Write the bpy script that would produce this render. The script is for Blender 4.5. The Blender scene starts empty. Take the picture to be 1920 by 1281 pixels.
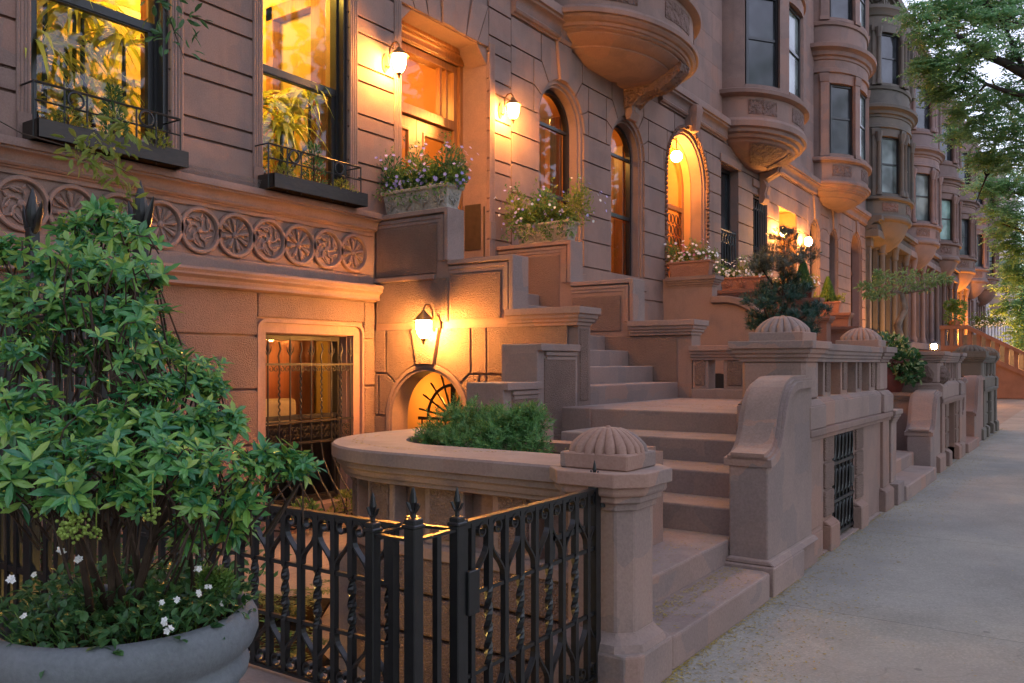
import bpy, bmesh, math, random
from mathutils import Vector, Matrix
PI = math.pi
R = math.radians
rng = random.Random(11)
S = bpy.context.scene
COL = S.collection
sin, cos = math.sin, math.cos

# ------------------------------------------------------------------ mesh builder
class MB:
    def __init__(self):
        self.v = []; self.f = []
    def add(self, vs, fs):
        o = len(self.v)
        self.v += [tuple(p) for p in vs]
        self.f += [tuple(i + o for i in f) for f in fs]
        return self
    def box(self, x0, x1, y0, y1, z0, z1, M=None):
        vs = [(x, y, z) for z in (z0, z1) for y in (y0, y1) for x in (x0, x1)]
        if M is not None:
            vs = [M @ Vector(p) for p in vs]
        return self.add(vs, [(0, 2, 3, 1), (4, 5, 7, 6), (0, 1, 5, 4), (2, 6, 7, 3), (0, 4, 6, 2), (1, 3, 7, 5)])
    def prism(self, poly, ax, a, b, M=None):
        n = len(poly)
        def P(p, t):
            if ax == 'x': return Vector((t, p[0], p[1]))
            if ax == 'y': return Vector((p[0], t, p[1]))
            return Vector((p[0], p[1], t))
        vs = [P(p, a) for p in poly] + [P(p, b) for p in poly]
        if M is not None:
            vs = [M @ p for p in vs]
        fs = [tuple(range(n - 1, -1, -1)), tuple(range(n, 2 * n))]
        fs += [(i, (i + 1) % n, n + (i + 1) % n, n + i) for i in range(n)]
        return self.add(vs, fs)
    def lathe(self, prof, c=(0, 0, 0), n=24, sx=1, sy=1, mod=None, M=None):
        m = len(prof); vs = []
        for r, z in prof:
            for k in range(n):
                a = 2 * PI * k / n
                rr = r * (mod(a, z) if mod else 1)
                p = Vector((rr * cos(a) * sx, rr * sin(a) * sy, z))
                p = (M @ p) if M is not None else p
                vs.append(p + Vector(c))
        fs = [(i * n + k, i * n + (k + 1) % n, (i + 1) * n + (k + 1) % n, (i + 1) * n + k) for i in range(m - 1) for k in range(n)]
        if prof[0][0] > 1e-5: fs.append(tuple(range(n - 1, -1, -1)))
        if prof[-1][0] > 1e-5: fs.append(tuple((m - 1) * n + k for k in range(n)))
        return self.add(vs, fs)
    def tube(self, pts, r, n=6, cap=True, flat=None):
        pts = [Vector(p) for p in pts]; m = len(pts)
        rs = r if isinstance(r, (list, tuple)) else [r] * m
        t0 = (pts[1] - pts[0]).normalized()
        up = Vector((0, 0, 1)) if abs(t0.z) < .9 else Vector((0, 1, 0))
        nrm = t0.cross(up).normalized()
        vs = []
        for i, p in enumerate(pts):
            t = (pts[min(i + 1, m - 1)] - pts[max(i - 1, 0)])
            t = t.normalized() if t.length > 1e-9 else t0
            nrm = (nrm - t * nrm.dot(t))
            nrm = nrm.normalized() if nrm.length > 1e-6 else t.orthogonal().normalized()
            b = t.cross(nrm)
            for k in range(n):
                a = 2 * PI * k / n + PI / 4
                vs.append(p + (nrm * cos(a) + b * sin(a)) * rs[i])
        fs = [(i * n + k, i * n + (k + 1) % n, (i + 1) * n + (k + 1) % n, (i + 1) * n + k) for i in range(m - 1) for k in range(n)]
        if cap:
            fs += [tuple(range(n - 1, -1, -1)), tuple((m - 1) * n + k for k in range(n))]
        return self.add(vs, fs)
    def ribbon(self, pts, w, th, side):
        """flat bar: width w along 'side', thickness th across it"""
        pts = [Vector(p) for p in pts]; m = len(pts); side = Vector(side).normalized(); vs = []
        for i, p in enumerate(pts):
            t = (pts[min(i + 1, m - 1)] - pts[max(i - 1, 0)]).normalized()
            b = t.cross(side).normalized()
            for a, c in ((-1, -1), (1, -1), (1, 1), (-1, 1)):
                vs.append(p + side * (a * w / 2) + b * (c * th / 2))
        fs = [(i * 4 + k, i * 4 + (k + 1) % 4, i * 4 + 4 + (k + 1) % 4, i * 4 + 4 + k) for i in range(m - 1) for k in range(4)]
        fs += [(3, 2, 1, 0), tuple(m * 4 - 4 + k for k in range(4))]
        return self.add(vs, fs)
    def sweep(self, prof, path, closed=False, capends=True):
        """moulding: prof = [(outward, z)...] closed loop; path = [(x, y)...] with outward on the right hand"""
        m = len(path); k = len(prof); vs = []
        for i in range(m):
            p = Vector(path[i]).to_2d()
            a = Vector(path[i - 1]).to_2d() if (i > 0 or closed) else None
            c = Vector(path[(i + 1) % m]).to_2d() if (i < m - 1 or closed) else None
            d1 = (p - a).normalized() if a is not None else None
            d2 = (c - p).normalized() if c is not None else None
            if d1 is None: d1 = d2
            if d2 is None: d2 = d1
            n1 = Vector((d1.y, -d1.x)); n2 = Vector((d2.y, -d2.x))
            nn = n1 + n2
            nn = nn.normalized() if nn.length > 1e-6 else n1
            s = 1 / max(.35, nn.dot(n1))
            for o, z in prof:
                q = p + nn * (o * s)
                vs.append((q.x, q.y, z))
        fs = []
        for i in range(m if closed else m - 1):
            j = (i + 1) % m
            for e in range(k):
                g = (e + 1) % k
                fs.append((i * k + e, i * k + g, j * k + g, j * k + e))
        if not closed and capends:
            fs += [tuple(range(k - 1, -1, -1)), tuple((m - 1) * k + e for e in range(k))]
        return self.add(vs, fs)
    def leaf(self, p, d, up, L, W, fold=.25, droop=.0):
        """six-point pointed leaf from p along d"""
        d = Vector(d).normalized(); s = d.cross(Vector(up))
        s = s.normalized() if s.length > 1e-4 else d.orthogonal().normalized()
        n = s.cross(d)
        p = Vector(p)
        a = p + d * (L * .3) + s * (W * .42) + n * (W * fold)
        b = p + d * (L * .68) + s * (W * .46) + n * (W * fold - droop * L * .4)
        t = p + d * L - n * (droop * L)
        c = p + d * (L * .68) - s * (W * .46) + n * (W * fold - droop * L * .4)
        e = p + d * (L * .3) - s * (W * .42) + n * (W * fold)
        m = p + d * (L * .5) - n * (droop * L * .15)
        return self.add([p, a, b, t, c, e, m], [(0, 1, 2, 6), (6, 2, 3), (6, 3, 4), (0, 6, 4, 5)])
    def card(self, p, d, up, L, W):
        d = Vector(d).normalized(); s = d.cross(Vector(up))
        s = s.normalized() if s.length > 1e-4 else d.orthogonal().normalized()
        p = Vector(p)
        return self.add([p, p + d * (L * .5) + s * (W / 2), p + d * L, p + d * (L * .5) - s * (W / 2)], [(0, 1, 2, 3)])
    def blade(self, pts, w):
        """long strap leaf along pts, width tapering"""
        pts = [Vector(p) for p in pts]; m = len(pts); vs = []
        for i, p in enumerate(pts):
            t = (pts[min(i + 1, m - 1)] - pts[max(i - 1, 0)]).normalized()
            s = t.cross(Vector((.1, .2, 1)))
            s = s.normalized() if s.length > 1e-4 else t.orthogonal().normalized()
            ww = w * (sin(PI * (i / (m - 1)) ** .7) * .9 + .1 * (1 - i / (m - 1)))
            vs += [p - s * ww / 2, p + s * ww / 2]
        return self.add(vs, [(2 * i, 2 * i + 1, 2 * i + 3, 2 * i + 2) for i in range(m - 1)])
    def clusters(self, tol):
        n = len(self.v); par = list(range(n))
        def find(a):
            while par[a] != a:
                par[a] = par[par[a]]; a = par[a]
            return a
        for f in self.f:
            r = find(f[0])
            for i in f[1:]: par[find(i)] = r
        isl = {}
        for i in range(n): isl.setdefault(find(i), []).append(i)
        if not 1 < len(isl) <= 260: return None
        bb = []
        for ids in isl.values():
            P = [self.v[i] for i in ids]
            bb.append(([min(p[k] for p in P) - tol for k in range(3)], [max(p[k] for p in P) + tol for k in range(3)]))
        m = len(bb); pq = list(range(m))
        def fd(a):
            while pq[a] != a: a = pq[a]
            return a
        for i in range(m):
            for j in range(i):
                if all(bb[i][0][k] <= bb[j][1][k] and bb[j][0][k] <= bb[i][1][k] for k in range(3)):
                    a, b = fd(i), fd(j)
                    if a != b: pq[a] = b
        grp = {}
        for i, ids in enumerate(isl.values()): grp.setdefault(fd(i), []).extend(ids)
        return list(grp.values()) if len(grp) > 1 else None
    def build(self, name, mat, parent=None, bevel=0, smooth=False, fix=True, seg=1, angle=35, split=True):
        if split and fix and parent is not None:
            cl = self.clusters(.016)
            if cl:
                own = {}
                for k, ids in enumerate(cl):
                    for i in ids: own[i] = k
                parts = [MB() for _ in cl]; idx = {}
                for i, k in sorted(own.items()):
                    idx[i] = len(parts[k].v); parts[k].v.append(self.v[i])
                for f in self.f:
                    parts[own[f[0]]].f.append(tuple(idx[i] for i in f))
                os_ = [q.build(name, mat, parent, bevel, smooth, fix, seg, angle, False) for q in parts]
                return max(os_, key=lambda o: len(o.data.vertices))
        me = bpy.data.meshes.new(name)
        me.from_pydata(self.v, [], self.f)
        if fix:
            bm = bmesh.new(); bm.from_mesh(me)
            bmesh.ops.recalc_face_normals(bm, faces=bm.faces)
            bm.to_mesh(me); bm.free()
        if smooth:
            me.polygons.foreach_set('use_smooth', [True] * len(me.polygons))
        me.materials.append(mat)
        o = bpy.data.objects.new(name, me); COL.objects.link(o)
        if smooth == 'auto' or smooth == 2:
            try:
                me.set_sharp_from_angle(angle=R(angle))
            except Exception:
                pass
        if parent is not None:
            o.parent = parent
        if bevel:
            md = o.modifiers.new('edge', 'BEVEL'); md.width = bevel; md.segments = seg
            md.limit_method = 'ANGLE'; md.angle_limit = R(30)
        return o

def tag(o, label=None, cat=None, group=None, kind=None):
    if label: o['label'] = label
    if cat: o['category'] = cat
    if group: o['group'] = group
    if kind: o['kind'] = kind
    return o
def thing(name, label, cat, group=None, loc=(0, 0, 0), rz=0):
    """an Empty at world origin or at the thing's base that parents its parts"""
    o = bpy.data.objects.new(name, None); COL.objects.link(o)
    o.location = loc; o.rotation_euler = (0, 0, rz); o.empty_display_size = .1
    return tag(o, label, cat, group)
def children(o):
    return [c for c in bpy.data.objects if c.parent == o]
def copy_tree(o, parent=None):
    kids = [c for c in o.children]
    c = o.copy(); COL.objects.link(c); c.parent = parent
    for k in kids:
        copy_tree(k, c)
    return c
def copy_thing(o, label, loc, rz=0, group=None, scale=None):
    c = copy_tree(o); c.location = loc; c.rotation_euler = (0, 0, rz)
    c['label'] = label
    if group: c['group'] = group
    if scale: c.scale = scale
    return c

# ------------------------------------------------------------------ materials
def nt(name):
    m = bpy.data.materials.new(name); m.use_nodes = True
    t = m.node_tree; t.nodes.clear()
    return m, t
def N(t, kind, **kw):
    n = t.nodes.new('ShaderNode' + kind)
    for k, v in kw.items():
        if k.startswith('i_'):
            key = k[2:].replace('_', ' ')
            n.inputs[int(key) if key.isdigit() else key].default_value = v
        else:
            setattr(n, k, v)
    return n
def L(t, a, b):
    t.links.new(a, b)
def out(t, sh):
    o = N(t, 'OutputMaterial'); L(t, sh, o.inputs['Surface'])
def ramp(t, fac, cols):
    r = N(t, 'ValToRGB'); L(t, fac, r.inputs[0])
    e = r.color_ramp.elements
    while len(e) < len(cols): e.new(.5)
    for i, (p, c) in enumerate(cols):
        e[i].position = p; e[i].color = (*c, 1)
    return r.outputs[0]
def coords(t, scale=1.0):
    g = N(t, 'NewGeometry'); return g.outputs['Position']
def noise(t, vec, scale, detail=4, rough=.55, dist=0):
    n = N(t, 'TexNoise'); n.inputs['Scale'].default_value = scale; n.inputs['Detail'].default_value = detail
    n.inputs['Roughness'].default_value = rough; n.inputs['Distortion'].default_value = dist
    L(t, vec, n.inputs['Vector']); return n.outputs['Fac']
def mixc(t, fac, a, b, mode='MIX'):
    m = N(t, 'MixRGB', blend_type=mode)
    for s, v in ((0, fac), (1, a), (2, b)):
        if hasattr(v, 'type') and hasattr(v, 'links'): L(t, v, m.inputs[s])
        else: m.inputs[s].default_value = v if s == 0 else (*v, 1)
    return m.outputs[0]
def mth(t, op, a, b=0.0, c=None):
    m = N(t, 'Math', operation=op)
    for s, v in ((0, a), (1, b)):
        if hasattr(v, 'links'): L(t, v, m.inputs[s])
        else: m.inputs[s].default_value = v
    return m.outputs[0]

def stone(name, base, rough_scale=0, bump=.25, patch=.35, rgh=.85, fine=60, streak=.25, mends=0, dust_toplight=0):
    """weathered sandstone: big patchy tint, fine grain, drip streaks, optional pecked surface"""
    m, t = nt(name); P = coords(t)
    b = Vector(base)
    big = noise(t, P, 1.1, 5, .6, .4)
    c = ramp(t, big, [(.3, tuple(b * (1 - patch))), (.5, tuple(b)), (.72, (min(1, b.x * (1 + patch * .55)), b.y * (1 + patch * .42), b.z * (1 + patch * .35)))])
    # faint reddish and greyish mends
    mend = noise(t, P, .55, 2, .5)
    c = mixc(t, mth(t, 'MULTIPLY', ramp_f(t, mend, .52, .66), .55), c, (b.x * 1.22, b.y * .98, b.z * .84))
    m2 = noise(t, P, 1.9, 3, .55, .6)
    c = mixc(t, mth(t, 'MULTIPLY', ramp_f(t, m2, .54, .66), .5), c, (b.x * .66, b.y * .72, b.z * .78))
    if mends:       # squarish patch repairs, some rust red, some grey
        vo = N(t, 'TexVoronoi', distance='CHEBYCHEV'); vo.inputs['Scale'].default_value = 2.3; vo.inputs['Randomness'].default_value = .8
        wv = N(t, 'MixRGB', blend_type='ADD'); wv.inputs[0].default_value = .10; L(t, P, wv.inputs[1])
        nz = N(t, 'TexNoise'); nz.inputs['Scale'].default_value = 5; L(t, P, nz.inputs['Vector']); L(t, nz.outputs['Color'], wv.inputs[2])
        L(t, wv.outputs[0], vo.inputs['Vector'])
        sp = N(t, 'SeparateColor'); L(t, vo.outputs['Color'], sp.inputs[0])
        c = mixc(t, mth(t, 'MULTIPLY', ramp_f(t, sp.outputs[0], .80, .82), mends), c, (b.x * 1.42, b.y * .98, b.z * .74))
        c = mixc(t, mth(t, 'MULTIPLY', ramp_f(t, sp.outputs[1], .76, .78), mends * .9), c, (b.x * .58, b.y * .68, b.z * .80))
    if dust_toplight:        # pale dusty wear, plus top light painted on all upward faces
        gn = N(t, 'NewGeometry'); sn = N(t, 'SeparateXYZ'); L(t, gn.outputs['True Normal'], sn.inputs[0])
        dn = noise(t, P, 4.5, 4, .6)
        c = mixc(t, mth(t, 'MULTIPLY', ramp_f(t, sn.outputs[2], .8, .97), mth(t, 'MULTIPLY', ramp_f(t, dn, .15, .7), dust_toplight)), c, (.42, .35, .30))
    gi = N(t, 'NewGeometry')      # every block has a tone of its own
    v = ramp(t, gi.outputs['Random Per Island'], [(0, (.84, .86, .88)), (.5, (1, 1, 1)), (1, (1.15, 1.10, 1.06))])
    c = mixc(t, 1.0, c, v, 'MULTIPLY')
    # vertical streaks
    mp = N(t, 'Mapping'); L(t, P, mp.inputs[0]); mp.inputs['Scale'].default_value = (5, 5, .35)
    st = noise(t, mp.outputs[0], 1.6, 4, .6)
    c = mixc(t, mth(t, 'MULTIPLY', ramp_f(t, st, .55, .78), streak), c, tuple(b * .55))
    gr = noise(t, P, fine, 3, .6)
    c = mixc(t, .35, c, ramp(t, gr, [(.25, tuple(b * .62)), (.75, tuple(b * 1.35))]))
    p = N(t, 'BsdfPrincipled'); L(t, c, p.inputs['Base Color'])
    p.inputs['Roughness'].default_value = rgh
    p.inputs['Specular IOR Level'].default_value = .25
    h = noise(t, P, fine * 1.4, 4, .65)
    if rough_scale:
        v = N(t, 'TexNoise'); v.inputs['Scale'].default_value = rough_scale; v.inputs['Detail'].default_value = 4
        v.inputs['Distortion'].default_value = .25
        L(t, P, v.inputs['Vector'])
        w = ramp_f(t, v.outputs['Fac'], .38, .62)
        h = mth(t, 'ADD', mth(t, 'MULTIPLY', h, .3), w)
    bp = N(t, 'Bump'); bp.inputs['Strength'].default_value = bump; bp.inputs['Distance'].default_value = (.07 if rough_scale < 12 else .014) if rough_scale else .008
    L(t, h, bp.inputs['Height']); L(t, bp.outputs[0], p.inputs['Normal'])
    out(t, p.outputs[0]); return m
def ramp_f(t, fac, a, b):
    r = N(t, 'MapRange'); L(t, fac, r.inputs[0])
    r.inputs[1].default_value = a; r.inputs[2].default_value = b
    return r.outputs[0]
def plain(name, base, rough=.5, metal=0, spec=.5, bump=0, bs=40, var=.15, sub=0):
    m, t = nt(name); P = coords(t); b = Vector(base)
    n = noise(t, P, bs * .25, 4, .6)
    c = ramp(t, n, [(.3, tuple(b * (1 - var))), (.7, tuple(b * (1 + var)))])
    p = N(t, 'BsdfPrincipled'); L(t, c, p.inputs['Base Color'])
    p.inputs['Roughness'].default_value = rough; p.inputs['Metallic'].default_value = metal
    p.inputs['Specular IOR Level'].default_value = spec
    if bump:
        bp = N(t, 'Bump'); bp.inputs['Strength'].default_value = bump; bp.inputs['Distance'].default_value = .004
        L(t, noise(t, P, bs, 4, .6), bp.inputs['Height']); L(t, bp.outputs[0], p.inputs['Normal'])
    out(t, p.outputs[0]); return m
def leafmat(name, cols, rough=.4, trans=.25, spec=.4):
    m, t = nt(name)
    g = N(t, 'NewGeometry')
    c = ramp(t, g.outputs['Random Per Island'], [(i / max(1, len(cols) - 1), q) for i, q in enumerate(cols)])
    p = N(t, 'BsdfPrincipled'); L(t, c, p.inputs['Base Color']); p.inputs['Roughness'].default_value = rough
    p.inputs['Specular IOR Level'].default_value = spec
    tr = N(t, 'BsdfTranslucent'); L(t, c, tr.inputs['Color'])
    mx = N(t, 'MixShader'); mx.inputs[0].default_value = trans
    L(t, p.outputs[0], mx.inputs[1]); L(t, tr.outputs[0], mx.inputs[2])
    out(t, mx.outputs[0]); return m
def glow(name, col, strength):
    m, t = nt(name)
    e = N(t, 'Emission'); e.inputs[0].default_value = (*col, 1); e.inputs[1].default_value = strength
    out(t, e.outputs[0]); return m
def clear_glass(name, tint=(1, 1, 1), refl=.12):
    m, t = nt(name)
    tr = N(t, 'BsdfTransparent'); tr.inputs[0].default_value = (*tint, 1)
    g = N(t, 'BsdfGlossy'); g.inputs['Roughness'].default_value = .02
    f = N(t, 'Fresnel'); f.inputs[0].default_value = 1.5
    mx = N(t, 'MixShader'); L(t, mth(t, 'ADD', f.outputs[0], refl - .04), mx.inputs[0])
    L(t, tr.outputs[0], mx.inputs[1]); L(t, g.outputs[0], mx.inputs[2])
    out(t, mx.outputs[0]); return m
def wood(name, a, b, rough=.35, scale=(14, 14, 1.2)):
    m, t = nt(name); P = coords(t)
    mp = N(t, 'Mapping'); L(t, P, mp.inputs[0]); mp.inputs['Scale'].default_value = scale
    n = noise(t, mp.outputs[0], 2.2, 6, .6, 1.2)
    c = ramp(t, n, [(.3, a), (.7, b)])
    p = N(t, 'BsdfPrincipled'); L(t, c, p.inputs['Base Color']); p.inputs['Roughness'].default_value = rough
    bp = N(t, 'Bump'); bp.inputs['Strength'].default_value = .12; bp.inputs['Distance'].default_value = .003
    L(t, n, bp.inputs['Height']); L(t, bp.outputs[0], p.inputs['Normal'])
    out(t, p.outputs[0]); return m
def darkpane(name, base, rough=.12, blotch=1.2):
    """window glass with drawn blinds and dim rooms behind"""
    m, t = nt(name); P = coords(t); b = Vector(base)
    n = noise(t, P, blotch, 2, .5)
    c = ramp(t, n, [(.35, tuple(b * .4)), (.65, tuple(b * 1.4))])
    p = N(t, 'BsdfPrincipled'); L(t, c, p.inputs['Base Color']); p.inputs['Roughness'].default_value = rough
    p.inputs['Specular IOR Level'].default_value = .45
    out(t, p.outputs[0]); return m

BROWN = (.245, .160, .134)
ST = stone('brownstone', BROWN, mends=.35, streak=.42)
ST_S = stone('brownstone steps', (.27, .190, .166), bump=.25, patch=.34, mends=.55, dust_toplight=.65)
ST_R = stone('pecked brownstone', (.24, .158, .130), rough_scale=75, bump=.9)
ST_L = stone('pale brownstone', (.245, .163, .138))
ST_D = stone('grey brownstone', (.135, .116, .098))
ST_P = stone('mauve brownstone', (.22, .155, .142))
ST_RED = stone('red sandstone', (.20, .105, .08))
ST_C = stone('carved brownstone', (.20, .126, .105), rough_scale=8, bump=1.0)
ST_F = stone('dark brownstone', (.19, .130, .112))  # darker base tone, used along the far row
IRON = plain('black iron', (.010, .010, .011), .38, 0, .5, .15, 60, .3)
IRON_W = plain('window iron', (.014, .011, .009), .6, .0, .5, .15, 60, .3)
FRAME = plain('dark window frame', (.018, .017, .018), .3, 0, .5, 0)
CONC = stone('grey cast stone', (.15, .16, .175), bump=.3, patch=.32, rgh=.7, streak=.45)
CARVE = stone('carved planter stone', (.36, .33, .29), rough_scale=20, bump=.9, patch=.3)
TERRA = stone('terracotta', (.30, .15, .105), rough_scale=26, bump=.5)
REDPOT = plain('red pot glaze', (.12, .028, .022), .35, 0, .4, .1, 20, .3)
DARKBOX = wood('dark stained planks', (.016, .012, .010), (.035, .026, .02), .55, (1.2, 3, 14))
SOIL = plain('potting soil', (.02, .014, .01), .95, 0, .1, .6, 60, .4)
OAK = wood('varnished oak', (.19, .068, .018), (.34, .145, .042))
MAHOG = wood('red brown door wood', (.12, .035, .014), (.20, .065, .024))
WALLIN = plain('plastered room wall', (.40, .27, .10), .8, 0, .2, 0, 8, .05)
WALLAM = plain('amber plaster', (.45, .24, .10), .8, 0, .2, 0, 8, .1)
CREAM = plain('cream curtain', (.55, .48, .36), .8, 0, .2, .3, 30, .1)
GLASS = clear_glass('window glass', (1, 1, 1), .05)
LGLASS = clear_glass('lantern glass', (1, .93, .8), .06)
PANE = darkpane('evening pane', (.045, .05, .055))
PANE_G = darkpane('pane with pale blind', (.16, .19, .18))
PANE_T = darkpane('pane with green blind', (.16, .27, .24))
PANE_D = darkpane('dark pane', (.012, .011, .011))
BRASS = plain('aged lantern metal', (.20, .12, .055), .4, .6, .5, 0)
WHITE = plain('white petals', (.75, .74, .72), .6, 0, .3, 0, 10, .05)
CLOTHW = plain('painted white frame', (.62, .60, .58), .5, 0, .4, 0)
# ------------------------------------------------------------------ facade helpers (facade plane x = XF, street on +x)
XF = -7.6
def spans(a, b, holes):
    """[a,b] minus holes"""
    r = [(a, b)]
    for h0, h1 in sorted(holes):
        q = []
        for s0, s1 in r:
            if h1 <= s0 or h0 >= s1: q.append((s0, s1)); continue
            if h0 > s0: q.append((s0, h0))
            if h1 < s1: q.append((h1, s1))
        r = q
    return [s for s in r if s[1] - s[0] > .02]
def holed(mb, x0, x1, y0, y1, z0, z1, holes):
    """solid wall with rectangular holes (ya, yb, za, zb)"""
    zs = sorted({z0, z1} | {h[2] for h in holes if z0 < h[2] < z1} | {h[3] for h in holes if z0 < h[3] < z1})
    for a, b in zip(zs, zs[1:]):
        m = (a + b) / 2
        for s in spans(y0, y1, [(h[0], h[1]) for h in holes if h[2] < m < h[3]]):
            mb.box(x0, x1, s[0], s[1], a, b)
def inset(poly, g):
    n = len(poly); P = [Vector(p) for p in poly]
    ar = sum(P[i].x * P[(i + 1) % n].y - P[(i + 1) % n].x * P[i].y for i in range(n))
    sgn = 1 if ar > 0 else -1
    o = []
    for i in range(n):
        d1 = (P[i] - P[i - 1]); d2 = (P[(i + 1) % n] - P[i])
        if d1.length < 1e-6 or d2.length < 1e-6: continue
        d1.normalize(); d2.normalize()
        n1 = Vector((-d1.y, d1.x)) * sgn; n2 = Vector((-d2.y, d2.x)) * sgn
        b = n1 + n2
        if b.length < 1e-6: b = n1.copy()
        b.normalize()
        o.append(tuple(P[i] + b * (g / max(.35, b.dot(n1)))))
    return o
GR = .014
def course_blocks(mb, xf, y0, y1, zs, holes, joints=None, dep=.04, g=GR):
    for i, (a, b) in enumerate(zip(zs, zs[1:])):
        m = (a + b) / 2
        for s in spans(y0, y1, [(h[0], h[1]) for h in holes if h[2] < m < h[3]]):
            cut = [s[0]] + [j for j in (joints or {}).get(i % 2, []) if s[0] + .15 < j < s[1] - .15] + [s[1]]
            for c0, c1 in zip(cut, cut[1:]):
                e0 = 0 if (c0 == s[0] and c0 != y0) else 0
                gl = g if c0 != s[0] else 0
                gr = g if c1 != s[1] else 0
                mb.box(xf - dep, xf, c0 + gl, c1 - gr, a + g, b - g)
def arc_pts(yc, r, zs, a0, a1, n):
    return [(yc + r * cos(R(a0 + (a1 - a0) * i / n)), zs + r * sin(R(a0 + (a1 - a0) * i / n))) for i in range(n + 1)]
def arch_out(yc, h, zs, z0, n=20):
    return [(yc - h, z0)] + arc_pts(yc, h, zs, 180, 0, n) + [(yc + h, z0)]
def band(mb, A, B, x0, x1):
    """solid band between two outlines in the facade plane"""
    n = len(A); vs = []
    for x in (x0, x1):
        vs += [(x, p[0], p[1]) for p in A] + [(x, p[0], p[1]) for p in B]
    fs = []
    for i in range(n - 1):
        fs += [(i, i + 1, n + i + 1, n + i), (2 * n + i, 3 * n + i, 3 * n + i + 1, 2 * n + i + 1),
               (i, 2 * n + i, 2 * n + i + 1, i + 1), (n + i, n + i + 1, 3 * n + i + 1, 3 * n + i)]
    fs += [(0, n, 3 * n, 2 * n), (n - 1, 3 * n - 1, 4 * n - 1, 2 * n - 1)]
    mb.add(vs, fs)
def voussoirs(mb, xf, yc, r, zs, lines, wl, wr, dep=.04, g=GR, key=True):
    """radial blocks round an arch; lines = course heights above the springing, the last being the top"""
    n = len(lines)
    kang = 90 - math.degrees(math.asin(min(.9, .13 / r)))
    th = [kang * i / n for i in range(n)] + [kang]
    for sgn, w in ((-1, wl), (1, wr)):
        outp = []
        for i in range(n + 1):
            a = R(th[i]); h = 0 if i == 0 else lines[i - 1] - zs
            if i == 0: outp.append((min(w, r + .12), 0)); continue
            rho = max(r + .1, h / sin(a)); x = rho * cos(a); y = rho * sin(a)
            if i < n and x > w - .2: x = max(r * cos(a) + .03, w - .2)
            outp.append((x, h if i else 0))
        for i in range(n):
            x0, h0 = outp[i]; x1, h1 = outp[i + 1]
            arc = [(r * cos(R(th[i] + (th[i + 1] - th[i]) * q / 4)), r * sin(R(th[i] + (th[i + 1] - th[i]) * q / 4))) for q in range(5)]
            xm = max(x0, x1) + .02
            ring = arc + [(x1, h1)] + ([(xm, h1)] if xm > x1 + .03 else []) + ([(xm, h0), (x0, h0)] if i else [(xm, 0)])
            if i == 0: ring = arc + [(x1, h1), (xm, h1), (xm, 0)]
            ring = inset([(yc + sgn * p[0], zs + p[1]) for p in ring], g)
            mb.prism(ring, 'x', xf - dep, xf)
            if w - xm > .06:
                ya, yb = sorted((yc + sgn * (xm + g), yc + sgn * w))
                mb.box(xf - dep, xf, ya, yb, zs + h0 + g, zs + h1 - g)
    if key:
        h = lines[-1] - zs; a = R(kang)
        xk = max(.1, h / sin(a) * cos(a)) * .98
        mb.prism([(yc - r * cos(a), zs + r * sin(a)), (yc, zs + r), (yc + r * cos(a), zs + r * sin(a)), (yc + xk, zs + h), (yc - xk, zs + h)], 'x', xf - dep, xf + .05)
def spandrel(mb, x0, x1, yc, r, zs, zt):
    for s in (-1, 1):
        arc = [(yc + s * r * cos(R(90 * q / 10)), zs + r * sin(R(90 * q / 10))) for q in range(11)]
        mb.prism(arc + [(yc, zt), (yc + s * r, zt)] if zt > zs + r + 1e-4 else arc[:-1] + [(yc, zs + r), (yc + s * r, zs + r)], 'x', x0, x1)
def rect_out(y0, y1, z0, z1):
    return [(y0, z0), (y0, z1), (y1, z1), (y1, z0), (y0, z0)]
def window(par, xg, y0, y1, z0, z1, zm, fm=None, pm=None, fw=.07, name='window', panes=1, blind=None):
    """double-hung sash: frame, meeting rail and one pane of glass"""
    f = MB(); fm = fm or FRAME; pm = pm or PANE
    band(f, rect_out(y0, y1, z0, z1), rect_out(y0 + fw, y1 - fw, z0 + fw, z1 - fw), xg - .05, xg + .06)
    band(f, rect_out(y0 + fw, y1 - fw, z0 + fw, zm), rect_out(y0 + fw * 1.6, y1 - fw * 1.6, z0 + fw * 1.7, zm - fw * .6), xg - .03, xg + .03)
    f.box(xg - .02, xg + .045, y0 + fw, y1 - fw, zm - fw * .45, zm + fw * .5)
    for q in range(1, panes):
        yy = y0 + (y1 - y0) * q / panes
        f.box(xg - .02, xg + .035, yy - .018, yy + .018, z0 + fw, z1 - fw)
    w = f.build(name, fm, par)
    g = MB(); g.add([(xg, y0 + fw, z0 + fw), (xg, y1 - fw, z0 + fw), (xg, y1 - fw, z1 - fw), (xg, y0 + fw, z1 - fw)], [(0, 1, 2, 3)])
    g.build('pane', pm, w, fix=False)
    return w
def arch_window(par, xg, yc, h, z0, zs, zm, fm=None, pm=None, fw=.06, name='window'):
    f = MB()
    band(f, arch_out(yc, h, zs, z0), arch_out(yc, h - fw, zs, z0 + fw), xg - .05, xg + .05)
    f.box(xg - .05, xg + .05, yc - h, yc + h, z0, z0 + fw)
    f.box(xg - .03, xg + .04, yc - h + fw, yc + h - fw, zm - .03, zm + .04)
    f.box(xg - .03, xg + .03, yc - h + fw, yc + h - fw, zs - .02, zs + .035)
    w = f.build(name, fm or FRAME, par)
    o = arch_out(yc, h - fw, zs, z0 + fw)
    MB().add([(xg, p[0], p[1]) for p in o[::-1]], [tuple(range(len(o)))]).build('pane', pm or PANE, w, fix=False)
    return w
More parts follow.
